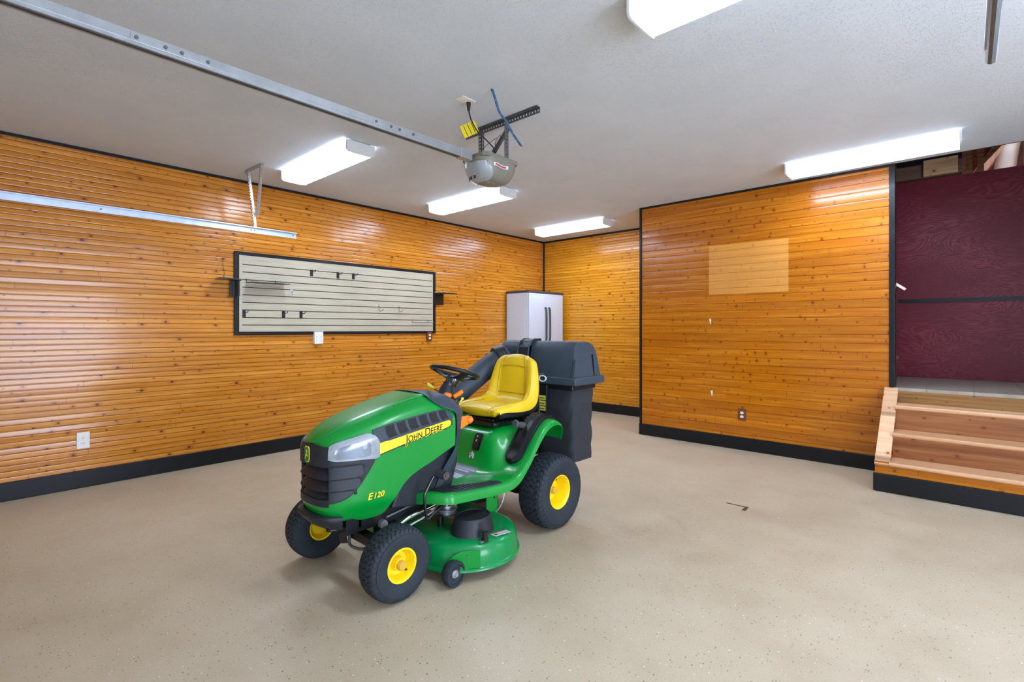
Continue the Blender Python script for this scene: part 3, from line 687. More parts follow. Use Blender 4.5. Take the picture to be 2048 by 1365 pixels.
# ------------------------------------------------------------------ riding mower (local +x forward, +y its left side)
MX, MY = -2.405, 2.64
mw = thing('riding_mower', 'green and yellow riding lawn mower with a black rear bagger on the garage floor', 'riding mower', (MX, MY, 0), -PI / 2)
def p(name, mb, mat, parent=None, **k): return obj(name, mb, mat, parent or mw, **k)
def at(o, loc): o.location = loc; return o
XZ = lambda u, v, h: (u, h, v)

# --- wheels
def tri(x): x = x % 1.0; return abs(2 * x - 1) * 2 - 1
def tyre_mb(R, Wd, rr, lugs):
    D = R - rr
    half = [(-.33, rr - .004), (-.40, rr + .004), (-.465, rr + .22 * D), (-.5, rr + .5 * D), (-.492, rr + .70 * D), (-.465, R - .030), (-.435, R - .016), (-.36, R - .0065), (-.2, R - .0015), (0, R)]
    tab = [(i,) + q for i, q in enumerate(half + [(-h, r) for h, r in half[-2::-1]])]
    PH = ((0.0, 0), (.035, 1), (.20, 1), (.235, 0), (.50, 0), (.76, 0)); nc = 57; rows = []
    for j in range(nc + 1):
        h, r = cr(tab, j / nc * (len(tab) - 1)); row = []
        tread = r > R - .034 and abs(h) < .485
        band = int((h + .5) * 7.0); e = ((h + .5) * 7.0) % 1.0
        for l_ in range(lugs):
            for f_, g_ in PH:
                a = (l_ + f_ - .36 * tri(h * 4.0 + .25)) / lugs * 2 * PI; rad = r
                if tread:
                    if g_: rad = r - .0060
                    elif f_ > .2 and e < .16 and (l_ + band) % 2 == 0 and abs(h) < .38: rad = r - .0040
                row.append((rad * math.cos(a), h * Wd, rad * math.sin(a)))
        rows.append(row)
    return MB().grid(rows, cv=True)
def wheel(name, x, y, R, Wd, rr, lugs, deep, side):
    t = at(p(name, tyre_mb(R, Wd, rr, lugs), 'rubber', ang=24), (x, y, R))
    s = side; h = Wd / 2
    f_ = .72 * h
    if deep:
        prof = [(rr + .010, f_), (rr + .008, f_ + .006), (rr - .004, f_ + .006), (rr - .012, f_ - .004), (rr - .018, f_ - .03), (rr * .80, f_ - .05), (rr * .74, f_ - .085), (rr * .40, f_ - .095), (.040, f_ - .09), (.034, f_ - .055), (.0, f_ - .055)]
    else:
        prof = [(rr + .009, f_), (rr + .007, f_ + .006), (rr - .004, f_ + .006), (rr - .010, f_ - .004), (rr - .014, f_ - .018), (rr * .78, f_ - .026), (rr * .70, f_ - .040), (rr * .42, f_ - .044), (.034, f_ - .040), (.030, f_ - .010), (.0, f_ - .010)]
    at(obj('wheel_rim', MB().lathe([(a, b * s) for a, b in prof], (0, 0, 0), (0, 1, 0), 48), 'yellow', t, ang=40), (0, 0, 0))
    inner = [(rr + .009, -f_), (rr - .010, -f_ + .004), (rr - .016, -f_ + .03), (rr * .75, -f_ + .05), (rr * .6, -f_ + .03), (.03, -f_ + .03), (.0, -f_ + .03)]
    obj('inner_rim', MB().lathe([(a, b * s) for a, b in inner], (0, 0, 0), (0, 1, 0), 40), 'yellow', t, ang=40)
    hz = f_ - (.055 if deep else .010)
    obj('hub_cap', MB().lathe([(.0235, hz * s), (.0235, (hz + .018) * s), (.020, (hz + .023) * s), (0, (hz + .024) * s)], (0, 0, 0), (0, 1, 0), 24), 'tan_cap', t)
    va = -2.35 if not deep else 2.3
    vx, vz = math.cos(va) * rr * .66, math.sin(va) * rr * .66
    yb_ = (f_ - (.09 if deep else .042))
    obj('valve_stem', MB().cyl((vx, yb_ * s, vz), (vx * 1.04, (yb_ + .03) * s, vz * 1.04), .006, .0045, 10), 'gloss_black', t)
    return t
FX = 1.235
FR = .177
wheel('front_wheel', FX - .016, .356, FR, .137, .078, 42, False, 1)
wheel('front_wheel', FX + .01, -.368, FR, .137, .078, 42, False, -1)
wheel('rear_wheel', 0, .36, .240, .200, .108, 42, True, 1)
wheel('rear_wheel', 0, -.36, .240, .200, .108, 42, True, -1)

# --- chassis
p('frame', MB().bx(.05, 1.365, -.155, -.145, .292, .37).bx(.05, 1.365, .145, .155, .292, .37).bx(1.28, 1.30, -.155, .155, .31, .36).bx(.4, .42, -.155, .155, .265, .37), 'plastic_deep', bev=.003)
p('front_axle', MB().box((FX, 0, .235), (.055, .50, .05)), 'plastic_deep', bev=.006)
for s in (1, -1):
    k = p('steering_spindle', MB().cyl((FX, .262 * s, .29), (FX, .262 * s, .165), .016), 'plastic_deep')
    obj('stub_axle', MB().cyl((FX, .25 * s, .177), (FX, .36 * s, .177), .0105), 'metal_dark', k)
    obj('spindle_arm', MB().tube([(FX, .25 * s, .17), (FX - .07, .21 * s, .172), (FX - .10, .19 * s, .175)], .009), 'metal_dark', k)
p('tie_rod', MB().cyl((FX - .10, -.19, .175), (FX - .10, .19, .175), .007), 'metal_dark')
p('axle_pivot', MB().box((FX + .01, 0, .285), (.12, .12, .06)), 'plastic_deep', bev=.004)
p('rear_axle', MB().cyl((0, -.30, .254), (0, .30, .254), .022).box((0, 0, .27), (.20, .30, .16)), 'plastic_deep')
p('warning_tag', MB().box((1.33, .06, .245), (.004, .075, .05), Matrix.Rotation(.3, 3, 'X')), 'plastic_deep')
p('exhaust_pipe', MB().tube(spline([(1.16, .16, .285), (1.12, .20, .270), (1.04, .205, .30), (.94, .21, .318), (.82, .205, .33)], 6), .0115, 12), 'chrome')
p('drag_link', MB().tube([(1.18, .22, .24), (.95, .21, .275), (.72, .18, .31)], .007, 8), 'metal')
p('muffler_clamp', MB().cyl((1.17, .158, .30), (1.17, .185, .30), .022, n=16), 'metal')
p('shift_link', MB().tube([(1.15, .175, .33), (1.02, .17, .345), (.8, .17, .36)], .006, 8), 'metal_dark')
p('steering_sector', MB().box((1.12, .13, .245), (.10, .11, .09)), 'plastic_deep', bev=.01)
p('tie_hook', MB().tube(spline([(1.27, .02, .23), (1.28, .04, .19), (1.26, .10, .178), (1.22, .16, .19)], 5), .008, 8), 'metal_dark')
p('engine_block', MB().bx(.80, 1.28, -.14, .14, .37, .66), 'plastic_deep', bev=.02)

# --- hood: wall outline in plan (s -> x, half width)
CT = [(0, 1.480, 0), (1, 1.477, .060), (2, 1.463, .112), (3, 1.432, .150), (4, 1.372, .177), (5, 1.285, .199), (6, 1.150, .217), (7, 1.00, .230), (8, .87, .238), (9, .735, .243)]
CT = [(-1, 1.477, -.060)] + CT
def Cp(s):
    x, w = cr(CT, abs(s)); return x, (w if s >= 0 else -w)
def s_of_x(x):
    lo_, hi_ = 0.0, 9.0
    for _ in range(40):
        md = (lo_ + hi_) / 2
        if Cp(md)[0] > x: lo_ = md
        else: hi_ = md
    return lo_
ZB = [(.735, .645), (.80, .622), (.908, .578), (.992, .548), (1.073, .498), (1.14, .410), (1.165, .366), (1.20, .350), (1.30, .350), (1.40, .370), (1.45, .390), (1.481, .398)]
ZT = [(.735, .835), (.80, .848), (.87, .850), (1.0, .836), (1.15, .815), (1.25, .797), (1.33, .782), (1.40, .764), (1.44, .752), (1.47, .746), (1.481, .744)]
ZCN = [(.735, .945), (.85, .943), (.93, .938), (1.05, .915), (1.15, .891), (1.27, .857), (1.345, .832), (1.41, .803), (1.44, .786), (1.465, .764), (1.481, .745)]
zb = lambda x: cr(ZB, x)[0]
zt = lambda x: cr(ZT, x)[0]
zcn = lambda x: cr(ZCN, x)[0]
def inw(x, z):
    t_ = zt(x); a = max(0.0, (z - (t_ - .055)) / .055)
    return .50 * max(0.0, .435 - z) + .018 * a * a
def HP(s, z, off=0.0):
    x, w = Cp(s); e = .02; a, b = Cp(min(s + e, 9)), Cp(max(s - e, -9))
    tx, ty = a[0] - b[0], a[1] - b[1]; L = math.hypot(tx, ty) or 1; nx, ny = ty / L, -tx / L
    d = off - inw(x, z)
    return (x + nx * d, w + ny * d, z)
CUT = [(0, .882), (.35, .878), (.55, .873), (.72, .868), (.84, .862), (.93, .825), (.97, .79), (1.0, .742)]
def hood_top(s, sgn):
    x, w = Cp(s); t = HP(s, zt(x)); wt = abs(t[1]); zz, zc_ = zt(x), zcn(x); row = []
    for q, f in HQ: row.append((t[0] + (x - t[0]) * (1 - q), wt * q * sgn, zz + (zc_ - zz) * f))
    return row
HQ = ((.975, .16), (.94, .30), (.88, .47), (.80, .63), (.71, .765), (.64, .83), (.612, .855), (.600, .925), (.57, .955), (.45, .975), (.30, .99), (.15, .998), (0, 1.0))
def hood_grid(sgn):
    rows = []
    for i in range(0, 73):
        s = i / 8 * sgn; x, w = Cp(s); row = []
        for j in range(15): row.append(HP(s, zb(x) + (zt(x) - zb(x)) * j / 14))
        for k, (q, f) in enumerate(HQ):
            cx = cr(CUT, q)[0]
            row.append(hood_top(s if x >= cx else s_of_x(cx) * sgn, sgn)[k])
        rows.append(row)
    return rows
hm = MB()
for sgn in (1, -1):
    G = hood_grid(sgn); o_ = len(hm.v); nv_ = len(G[0]); hm.v += [tuple(v) for r in G for v in r]
    for i in range(len(G) - 1):
        for j in range(nv_ - 1):
            z0_, z1_ = G[i][j][2], G[i][j + 1][2]
            if j < 14 and i < 22 and z0_ > .448 and z1_ < .735: continue      # open behind the front grille
            hm.f.append((o_ + i * nv_ + j, o_ + (i + 1) * nv_ + j, o_ + (i + 1) * nv_ + j + 1, o_ + i * nv_ + j + 1))
hood = p('hood', hm, 'green', ang=28)
def patch(name, mat, sa, sb, top, bot, off, nu=24, nv=10, parent=None, back=-.004, flip=1, ang=40, **k):
    """plastic insert lying on the hood wall between two curves; top/bot take s, off takes (s, z)"""
    of = off if callable(off) else (lambda s, z: off)
    rows = []
    for i in range(-1, nu + 2):
        s = sa + (sb - sa) * min(max(i, 0), nu) / nu; a, b = bot(s), top(s); row = []
        for j in range(-1, nv + 2):
            z = a + (b - a) * min(max(j, 0), nv) / nv
            edge = i in (-1, nu + 1) or j in (-1, nv + 1)
            row.append(HP(s * flip, z, back if edge else of(s, z)))
        rows.append(row)
    return obj(name, MB().grid(rows), mat, parent or hood, ang=ang, **k)
X_ = lambda s: Cp(abs(s))[0]
saw_edges = [.465, .520, .577, .636]
def saw(s, z):
    if z < .484: return .006
    if z >= .640: return .008
    for a, b in zip(saw_edges, saw_edges[1:] + [.640]):
        if a <= z < b:
            q = (z - a) / (b - a)
            return .010 - .046 * q if q > .06 else .010 - .046 * (1 - q / .06)
    return .004
s_h0 = s_of_x(1.447)
patch('front_grille', 'plastic', -s_h0, s_h0, lambda s: .741 - .006 * abs(s) / 3, lambda s: .450, saw, 20, 110, ang=30, back=-.02)
GB = [(1.235, .652), (1.27, .598), (1.31, .542), (1.36, .492), (1.40, .474), (1.45, .464)]
GTp = [(1.235, .660), (1.30, .664), (1.40, .668), (1.45, .670)]
for f in (1, -1):
    patch('side_grille', 'plastic', s_h0, s_of_x(1.240), lambda s: cr(GTp, X_(s))[0], lambda s: cr(GB, X_(s))[0], .0055, 40, 12, flip=f, ang=30)
    for (za, zc, xe) in ((.472, .524, 1.338), (.528, .581, 1.314), (.585, .643, 1.302)) if f > 0 else ():
        se = s_of_x(xe); ss = s_h0 + .12
        def rnd_(s, se=se): return 1 - sstep(se - .30, se, s) ** 2 * .55
        patch('side_louver', 'plastic', ss, se, lambda s, za=za, zc=zc, r_=rnd_: za + (zc - za) * (.5 + .5 * r_(s)), lambda s, za=za, zc=zc, r_=rnd_: max(za + (zc - za) * (.30 - .30 * r_(s)), cr(GB, X_(s))[0] + .010), lambda s, z, za=za, zc=zc:   .015 - .008 * min(1, max(0, (z - za) / (zc - za))), 24, 8, flip=f, ang=40)
        patch('louver_gap', 'dark_slot', ss + .02, se - .06, lambda s, z=zc: z + .0035, lambda s, z=zc: z - .0045, .0088, 16, 3, flip=f)
        patch('grille_opening', 'dark_slot', se - .04, se + .10, lambda s, z=zc: z - .002, lambda s, z=za, q=zc: q - .026, .0064, 4, 4, flip=f)
    HB = [(1.215, .668), (1.235, .660), (1.30, .664), (1.40, .668), (1.43, .671), (1.447, .678)]
    HT = [(1.215, .735), (1.226, .758), (1.243, .776), (1.275, .787), (1.32, .780), (1.40, .762), (1.435, .750), (1.447, .740)]
    hl = patch('headlight', 'lens', s_h0, s_of_x(1.2155), lambda s: cr(HT, X_(s))[0], lambda s: cr(HB, X_(s))[0], lambda s, z: .012, 36, 12, flip=f)
    IB = [(1.262, .686), (1.275, .677), (1.32, .676), (1.42, .680), (1.43, .688)]
    IT = [(1.262, .730), (1.27, .748), (1.30, .752), (1.40, .736), (1.43, .716)]
    patch('reflector', 'lens_bowl', s_of_x(1.431), s_of_x(1.262), lambda s: cr(IT, X_(s))[0], lambda s: cr(IB, X_(s))[0], lambda s, z: .0135, 24, 8, flip=f)
    for k in range(7):
        zz = .682 + k * .0105
        patch('lens_rib', 'lens', s_of_x(1.253), s_of_x(1.228 + .002 * k), lambda s, z=zz: z + .0022, lambda s, z=zz: z - .0022, .0145, 6, 2, flip=f)
    patch('light_bulb', 'lens', s_of_x(1.303), s_of_x(1.283), lambda s: .742, lambda s: .716, .0142, 4, 4, flip=f)
    VB = [(.757, .804), (.77, .792), (1.0, .760), (1.15, .735), (1.20, .726), (1.222, .732), (1.25, .775)]
    VT = [(.757, .810), (.775, .838), (.81, .855), (.87, .853), (1.0, .840), (1.15, .818), (1.25, .797)]
    vp = patch('side_vent_panel', 'plastic_mid', s_of_x(1.245), s_of_x(.757), lambda s: cr(VT, X_(s))[0], lambda s: cr(VB, X_(s))[0], .006, 48, 8, flip=f)
    for k in range(6):
        xa = 1.165 - k * .066
        zl = lambda x: cr(VB, x)[0] + .018; zh = lambda x: cr(VT, x)[0] - .005
        rows = []
        for i in range(6):
            row = []
            for j in range(7):
                q = j / 6; x = xa - .050 * i / 5 + .040 * q - .026 * q * q
                x = min(x, 1.19)
                z = zl(x) + (zh(x) - zl(x)) * q
                row.append(HP(s_of_x(x) * f, z, .0068))
            rows.append(row)
        obj('vent_opening', MB().grid(rows), 'dark_slot', hood)
    SB = [(.772, .772), (.785, .760), (.83, .750), (1.0, .722), (1.15, .691), (1.245, .668)]
    STp = [(.772, .785), (.785, .793), (.83, .789), (1.0, .763), (1.15, .739), (1.219, .727), (1.243, .690)]
    patch('stripe_border', 'plastic', s_of_x(1.251), s_of_x(.760), lambda s: cr(STp, X_(s))[0] + .006, lambda s: cr(SB, X_(s))[0] - .0075, .0045, 48, 4, flip=f)
    patch('yellow_stripe', 'yellow_decal', s_of_x(1.243), s_of_x(.773), lambda s: cr(STp, X_(s))[0], lambda s: cr(SB, X_(s))[0], .0075, 48, 4, flip=f)
    # lettering along the stripe
    def letter(name, vs, fs, x0, z0, ang_, mat, off, width, total, wide=1.0):
        ca_, sa_ = math.cos(ang_), math.sin(ang_); out = []
        for tx, ty in vs:
            tx *= wide
            if f < 0: tx = total * wide - tx
            x = x0 - tx * ca_ if f > 0 else x0 - (total * wide - (total * wide - tx)) * ca_
            zz = z0 + (tx if f > 0 else tx) * sa_ + ty
            out.append(HP(s_of_x(x) * f, zz, off))
        m_ = MB().add(out, fs)
        return obj(name, m_, mat, hood, smooth=False)
    vs, fs, tot = text_mesh([('J', .060), ('OHN', .047), (' ', .02), ('D', .060), ('EERE', .047)], bold=.012)
    sc = .243 / tot
    vo, fo, to_ = text_mesh([('J', .060), ('OHN', .047), (' ', .02), ('D', .060), ('EERE', .047)], bold=.075)
    letter('lettering_edge', vo, fo, 1.074, .7085, math.atan2(.040, .243), 'yellow_decal', .0086, 0, to_, .247 / to_)
    letter('stripe_lettering', vs, fs, 1.072, .7085, math.atan2(.040, .243), 'gloss_black', .0098, 0, tot, sc)
    vs, fs, tot = text_mesh([('E', .046), ('120', .038)], shear=.25, bold=.055); sc = .094 / tot
    letter('model_number_edge', vs, fs, 1.276, .4545, .07, 'gloss_black', .0016, 0, tot, sc)
    vs, fs, tot = text_mesh([('E', .046), ('120', .038)], shear=.25, bold=.022); sc = .092 / tot
    letter('model_number', vs, fs, 1.2752, .4555, .07, 'yellow_decal', .0026, 0, tot, sc)
# green lip under the grille and the bumper below it
s_l = s_of_x(1.40)
# emblem
def emb(poly, mat, name, off):
    vs = [Vector((Cp(y / .06)[0] + .0085 + off, y, .692 + z)) for y, z in poly]
    vs2 = [v - Vector((.003, 0, 0)) for v in vs]; n = len(poly)
    obj(name, MB().add(vs + vs2, [tuple(range(n))] + [(i, (i + 1) % n, n + (i + 1) % n, n + i) for i in range(n)]), mat, hood, smooth=False)
sh = lambda k: [(y * k, z * k) for y, z in ((-.016, .036), (.016, .036), (.0215, .026), (.0235, -.018), (.017, -.034), (0, -.039), (-.017, -.034), (-.0235, -.018), (-.0215, .026))]
emb(sh(1.06), 'sticker_yellow', 'emblem', .002)
emb(sh(.93), 'green_dark', 'emblem_shield', .0032)
deer = [(-.004, .022), (-.001, .015), (.002, .020), (.003, .024), (.0045, .018), (.003, .011), (.002, .004), (.008, -.001), (.012, -.006), (.013, -.016), (.017, -.024), (.014, -.025), (.009, -.017), (.006, -.011), (-.002, -.010), (-.008, -.009), (-.012, -.012), (-.014, -.010), (-.010, -.004), (-.004, -.001), (-.003, .008), (-.006, .010), (-.009, .012)]
emb([(-y * 1.0, z) for y, z in deer], 'sticker_yellow', 'emblem_deer', .0042)
# bumper: dark lip across the nose
BT = lambda s: zb(X_(s)) + .004
bm_rows = []
for i in range(41):
    s = -s_l - .1 + (2 * s_l + .2) * i / 40; row = []; e = sstep(0, .16, i / 40) * (1 - sstep(.84, 1, i / 40))
    for z, off in ((.408, -.006), (.404, .018), (.395, .023), (.386, .021), (.348, -.010), (.340, -.03), (.340, -.06)):
        zz = z - .010 + .006 * e
        x, y, _ = HP(s, .43, off * (.3 + .7 * e)); row.append((x, y, zz))
    bm_rows.append(row)
p('front_bumper', MB().grid(bm_rows), 'plastic', ang=35)
p('bumper_bracket', MB().prism([(1.28, .30), (1.41, .32), (1.42, .345), (1.28, .36)], -.10, .10, XZ), 'plastic_deep', bev=.004)

# --- engine shroud under the hood and dash tower behind it
p('engine_shroud', MB().prism([(1.14, .375), (1.10, .46), (1.06, .53), (1.0, .575), (.9, .61), (.70, .66), (.68, .55), (.74, .36), (.9, .34)], -.205, .205, XZ), 'plastic', bev=.012)
secs = [
    [(.888, 0, .949), (.880, .13, .940), (.871, .190, .909), (.825, .226, .872), (.75, .2470, .838), (.730, .2475, .79), (.735, .2475, .66), (.76, .242, .60), (.82, .22, .50), (.88, .20, .36)],
    [(.74, 0, .938), (.73, .12, .925), (.715, .185, .885), (.695, .212, .845), (.685, .225, .815), (.695, .230, .77), (.71, .230, .65), (.715, .225, .58), (.76, .21, .48), (.82, .19, .36)],
    [(0.657, 0, .890), (0.647, .10, .880), (0.632, .15, .853), (0.627, .172, .828), (0.624, .182, .80), (0.627, .185, .76), (0.657, .185, .64), (0.687, .182, .56), (0.722, .175, .46), (0.752, .16, .36)],
    [(0.612, 0, .800), (0.610, .09, .803), (0.604, .13, .800), (0.605, .155, .795), (0.610, .163, .78), (0.617, .167, .75), (0.650, .168, .63), (0.677, .168, .55), (0.712, .162, .46), (0.737, .15, .36)],
    [(0.622, 0, .79), (0.622, .05, .79), (0.622, .08, .79), (0.622, .09, .78), (0.627, .10, .76), (0.637, .10, .73), (0.662, .10, .61), (0.682, .10, .54), (0.712, .10, .46), (0.737, .09, .36)]]
fine_secs = []
ts = [[(i,) + q for i, q in enumerate(zip(*[]))] for _ in ()]
for a in range(33):
    t_ = a / 8; row = []
    for j in range(10): row.append(cr([(i,) + secs[i][j] for i in range(5)], t_))
    row = spline(row, 3); fine_secs.append([Vector(v) for v in row])
m = MB().grid(fine_secs).grid([[Vector((v.x, -v.y, v.z)) for v in r] for r in fine_secs])
dash = p('dash_console', m, 'plastic_mid', ang=40)
# controls on the dash
def lever(name, pts, r, mat, parent): return obj(name, MB().tube(pts, r, 10), mat, parent)
th = p('throttle_lever', MB().tube([(.53, -.10, .885), (.622, -.10, .930), (.630, -.10, .936)], .0045, 8), 'metal_dark')
obj('throttle_knob', MB().tube([(.615, -.10, .928), (.625, -.10, .934), (.65, -.10, .951), (.664, -.10, .960), (.670, -.10, .962)], [.006, .0105, .0125, .0105, .003], 12), 'sticker_yellow', th)
lv = p('reverse_lever', MB().tube([(.585, .05, .885), (.56, .05, .893), (.53, .05, .905), (.512, .05, .913)], [.013, .014, .017, .014], 10), 'orange')
obj('lever_base', MB().tube([(.668, .05, .886), (.64, .05, .902), (.61, .05, .896)], [.016, .019, .016], 12), 'orange', lv)
obj('lever_boot', MB().lathe([(.05, -.03), (.046, 0), (.03, .018), (0, .022)], (.60, .05, .862), (0, 0, 1), 20), 'gloss_black', lv)
pt = p('blade_knob', MB().tube([(.600, .165, .755), (.598, .185, .757), (.588, .205, .765), (.575, .215, .775)], [.022, .025, .024, .015], 12), 'orange')
obj('knob_flag', MB().prism([(.655, .79), (.60, .792), (.565, .768), (.58, .745), (.64, .725), (.66, .715)], .196, .206, XZ), 'orange', pt, bev=.003)
p('ignition_key', MB().tube([(.57, .095, .855), (.555, .095, .868)], .005, 8).box((.548, .095, .875), (.018, .004, .016)), 'sticker_yellow')
# steering
sc_ = p('steering_column', MB().tube([(.63, 0, .84), (.595, 0, .93), (.572, 0, .975), (.548, 0, 1.022)], [.055, .042, .026, .026], 20), 'plastic')
obj('column_collar', MB().cyl((.585, 0, .952), (.579, 0, .965), .034, n=24), 'gloss_black', sc_)
TIL = Matrix.Rotation(math.radians(-18), 3, 'Y')
SC = Vector((.525, 0, 1.032))
sw = p('steering_wheel', MB().torus(SC, .150, .0138, TIL, 56, 12), 'plastic_deep')
m = MB()
for a in (math.radians(75), math.radians(-75), math.radians(180)):
    d = Vector((math.cos(a), math.sin(a), 0)); e = Vector((-math.sin(a), math.cos(a), 0)); rows = []
    for q, wd, dz in ((.02, .042, -.034), (.06, .034, -.034), (.10, .028, -.022), (.14, .026, -.006), (.152, .028, 0)):
        rows.append([SC + TIL @ (d * q + e * wd * c_ + Vector((0, 0, dz + t_))) for c_, t_ in ((-1, -.006), (-.8, .006), (.8, .006), (1, -.006), (0, -.012))])
    m.grid(rows, cv=True)
obj('wheel_spokes', m, 'plastic_deep', sw)
obj('wheel_hub', MB().lathe([(.0, -.010), (.030, -.012), (.042, -.024), (.046, -.05), (.030, -.09), (.0, -.09)], SC, TIL @ Vector((0, 0, 1)), 28), 'gloss_black', sw)

# --- fender pan with footboards
FZ = [  # x: centre z, side z, outer half width
    (-.055, .61, .600, .40), (-.045, .655, .645, .418), (-.03, .668, .678, .43), (.0, .672, .702, .436), (.05, .674, .722, .438), (.1, .674, .722, .438), (.15, .672, .698, .438), (.2, .670, .654, .438), (.25, .666, .600, .438), (.3, .658, .536, .438), (.335, .646, .500, .437), (.365, .622, .470, .436), (.39, .575, .450, .435), (.41, .520, .438, .434), (.43, .466, .429, .433), (.46, .425, .422, .431), (.50, .404, .418, .428), (.56, .400, .418, .422), (.65, .400, .420, .412), (.75, .402, .424, .400), (.84, .406, .428, .387), (.885, .410, .430, .378)]
frows = []
qs = [0, .15, .3, .42, .5, .56, .62, .68, .75, .82, .89, .94, .975, 1.0]
def fz(x):
    r_ = cr(FZ, x); return r_
def fend_row(x, drop, shrink=1.0):
    c_, s_, w = fz(x); w *= shrink; row = []
    for q in qs:
        y = q * w; b = sstep(.155, .295, y); zz = c_ + (s_ - c_) * b
        if x > .44: zz += -.004 * math.sin(min(1, max(0, (y - .15) / .2)) * PI)
        row.append((x, y, zz - (.010 * max(0, (q - .94) / .06) ** 2)))
    row += [(x, w + .006, s_ - .022), (x, w + .008, s_ - drop), (x, w + .003, s_ - drop), (x, w - .004, s_ - .03)]
    return row
xs = [-.055, -.052, -.048, -.042, -.034, -.018, 0, .025, .05, .075, .1, .125, .15, .175, .2, .225, .25, .275, .3, .32, .335, .35, .365, .378, .39, .40, .41, .42, .43, .445, .46, .48, .50, .53, .56, .60, .65, .70, .75, .80, .84, .87, .885]
for x in xs: frows.append(fend_row(x, .026 + .018 * sstep(-.02, .12, x) + .012 * sstep(.3, .5, x)))
# front of the footboard: chamfered corner and front skirt
for x, w in ((.915, .345), (.945, .300), (.97, .24), (.985, .17)):
    row = []
    for q in qs: row.append((x, q * w, .411 + .019 * sstep(.155, .295, q * w) - (.010 * max(0, (q - .94) / .06) ** 2)))
    s_ = .411 + .019 * sstep(.155, .295, w)
    row += [(x + .003, w + .006, s_ - .022), (x + .004, w + .008, s_ - .056), (x, w + .002, s_ - .056), (x, w - .004, s_ - .03)]
    frows.append(row)
m = MB().grid(frows).grid([[(a, -b, c_) for a, b, c_ in r] for r in frows])
# rear lip
m.grid([[(-.055, y, .61 - .01 * sstep(.155, .295, abs(y)) - d) for y in [k * .05 - .40 for k in range(17)]] for d in (0, .022)])
fender = p('fender_pan', m, 'green', ang=42)
def fsurf(x, y):
    c_, s_, w = fz(x); return c_ + (s_ - c_) * sstep(.155, .295, abs(y))
def fpatch(name, mat, poly_fn, nu, nv, off, parent=None, **k):
    rows = []
    for i in range(-1, nu + 2):
        row = []
        for j in range(-1, nv + 2):
            x, y = poly_fn(min(max(i, 0), nu) / nu, min(max(j, 0), nv) / nv)
            e = .002; nx = -(fsurf(x + e, y) - fsurf(x - e, y)) / (2 * e); ny = -(fsurf(x, y + e) - fsurf(x, y - e)) / (2 * e)
            n_ = Vector((nx, ny, 1)).normalized(); edge = i in (-1, nu + 1) or j in (-1, nv + 1)
            o_ = off(i / nu, j / nv) if callable(off) else off
            row.append(Vector((x, y, fsurf(x, y))) + n_ * (-.004 if edge else o_))
        rows.append(row)
    return obj(name, MB().grid(rows), mat, parent or fender, **k)
for s in (1, -1):
    def pad(a, b, s=s):
        x = .535 + (.90 - .535) * a
        yo = .418 - .055 * a - .03 * max(0, a - .82) / .18; yi = .30 + .035 * math.sin(min(1, (1 - a) * 4) * PI / 2) * (1 if a > .75 else 1) - .105 * sstep(.15, .95, a)
        if a < .08: yi += (.08 - a) * .6
        return x, s * (yi + (yo - yi) * b)
    fpatch('foot_pad', 'plastic', pad, 84, 8, lambda a, b:   .003 + (.0042 if (a * 14) % 1.0 < .55 and .1 < b < .95 and a < .75 else 0), ang=25)
def inset(a, b):
    x = -.035 + .395 * a
    ctr = .318 + .010 * math.sin(a * PI); hw_ = .066 * min(1, math.sqrt(max(0.0, 1 - (2 * a - 1) ** 6)) + .15)
    return x, ctr + hw_ * (2 * b - 1)
fpatch('lift_quadrant', 'plastic_deep', inset, 40, 10, lambda a, b: .028 if .12 < b < .88 and .02 < a < .98 else .016, ang=50)
def slot(a, b): return .02 + .25 * a, .306 + .016 * (2 * b - 1)
fpatch('lift_slot', 'dark_slot', slot, 24, 3, .0295)
lh = p('lift_lever', MB().tube([(.18, .302, .60), (.20, .302, .665), (.205, .300, .69)], .011, 10), 'plastic_deep')
obj('lift_grip', MB().tube([(.10, .292, .668), (.12, .293, .664), (.17, .296, .672), (.22, .298, .690), (.262, .299, .702), (.285, .30, .709), (.292, .30, .711)], [.012, .019, .023, .021, .018, .026, .020], 14), 'grip', lh)
def latch(a, b): return .362 + .046 * a, .066 + .034 * (2 * b - 1) * (1 - .25 * (2 * a - 1) ** 8)
fpatch('latch_plate', 'gloss_black', latch, 12, 6, .006)
def latch2(a, b): return .366 + .036 * a, .066 + .014 * (2 * b - 1)
fpatch('latch_slot', 'dark_slot', latch2, 8, 3, .0085)
for zz in (.38, .392): fpatch('latch_mark', 'white_plastic', lambda a, b, zz=zz: (zz - .008 + .005 * a, .055 + .006 * b), 2, 2, .0090)
fpatch('logo_sticker', 'sticker', lambda a, b: (.414 + .009 * a + .003 * math.sin(b * 9), .022 + .040 * b), 4, 8, .002)
fpatch('logo_print', 'sticker_red', lambda a, b: (.417 + .003 * a, .027 + .013 * b), 4, 4, .0028)
def stk(a, b): return .452 + .175 * a, -.13 + (.27 - .05 * a) * b
ms = fpatch('manual_sticker', 'sticker_dark', stk, 12, 8, .0022)
for k in range(5):
    fpatch('sticker_line', 'sticker', lambda a, b, k=k: (.487 + .028 * k + .011 * a, -.11 + (.09 if k % 2 else .20) * b), 3, 8, .0030)
fpatch('sticker_line', 'sticker', lambda a, b: (.545 + .07 * a, .04 + .07 * b), 3, 3, .0031)
for s in (1, -1): fpatch('pan_bolt', 'green', lambda a, b, s=s: (.335 + .018 * a, s * (.135 + .018 * b)), 4, 4, .008)

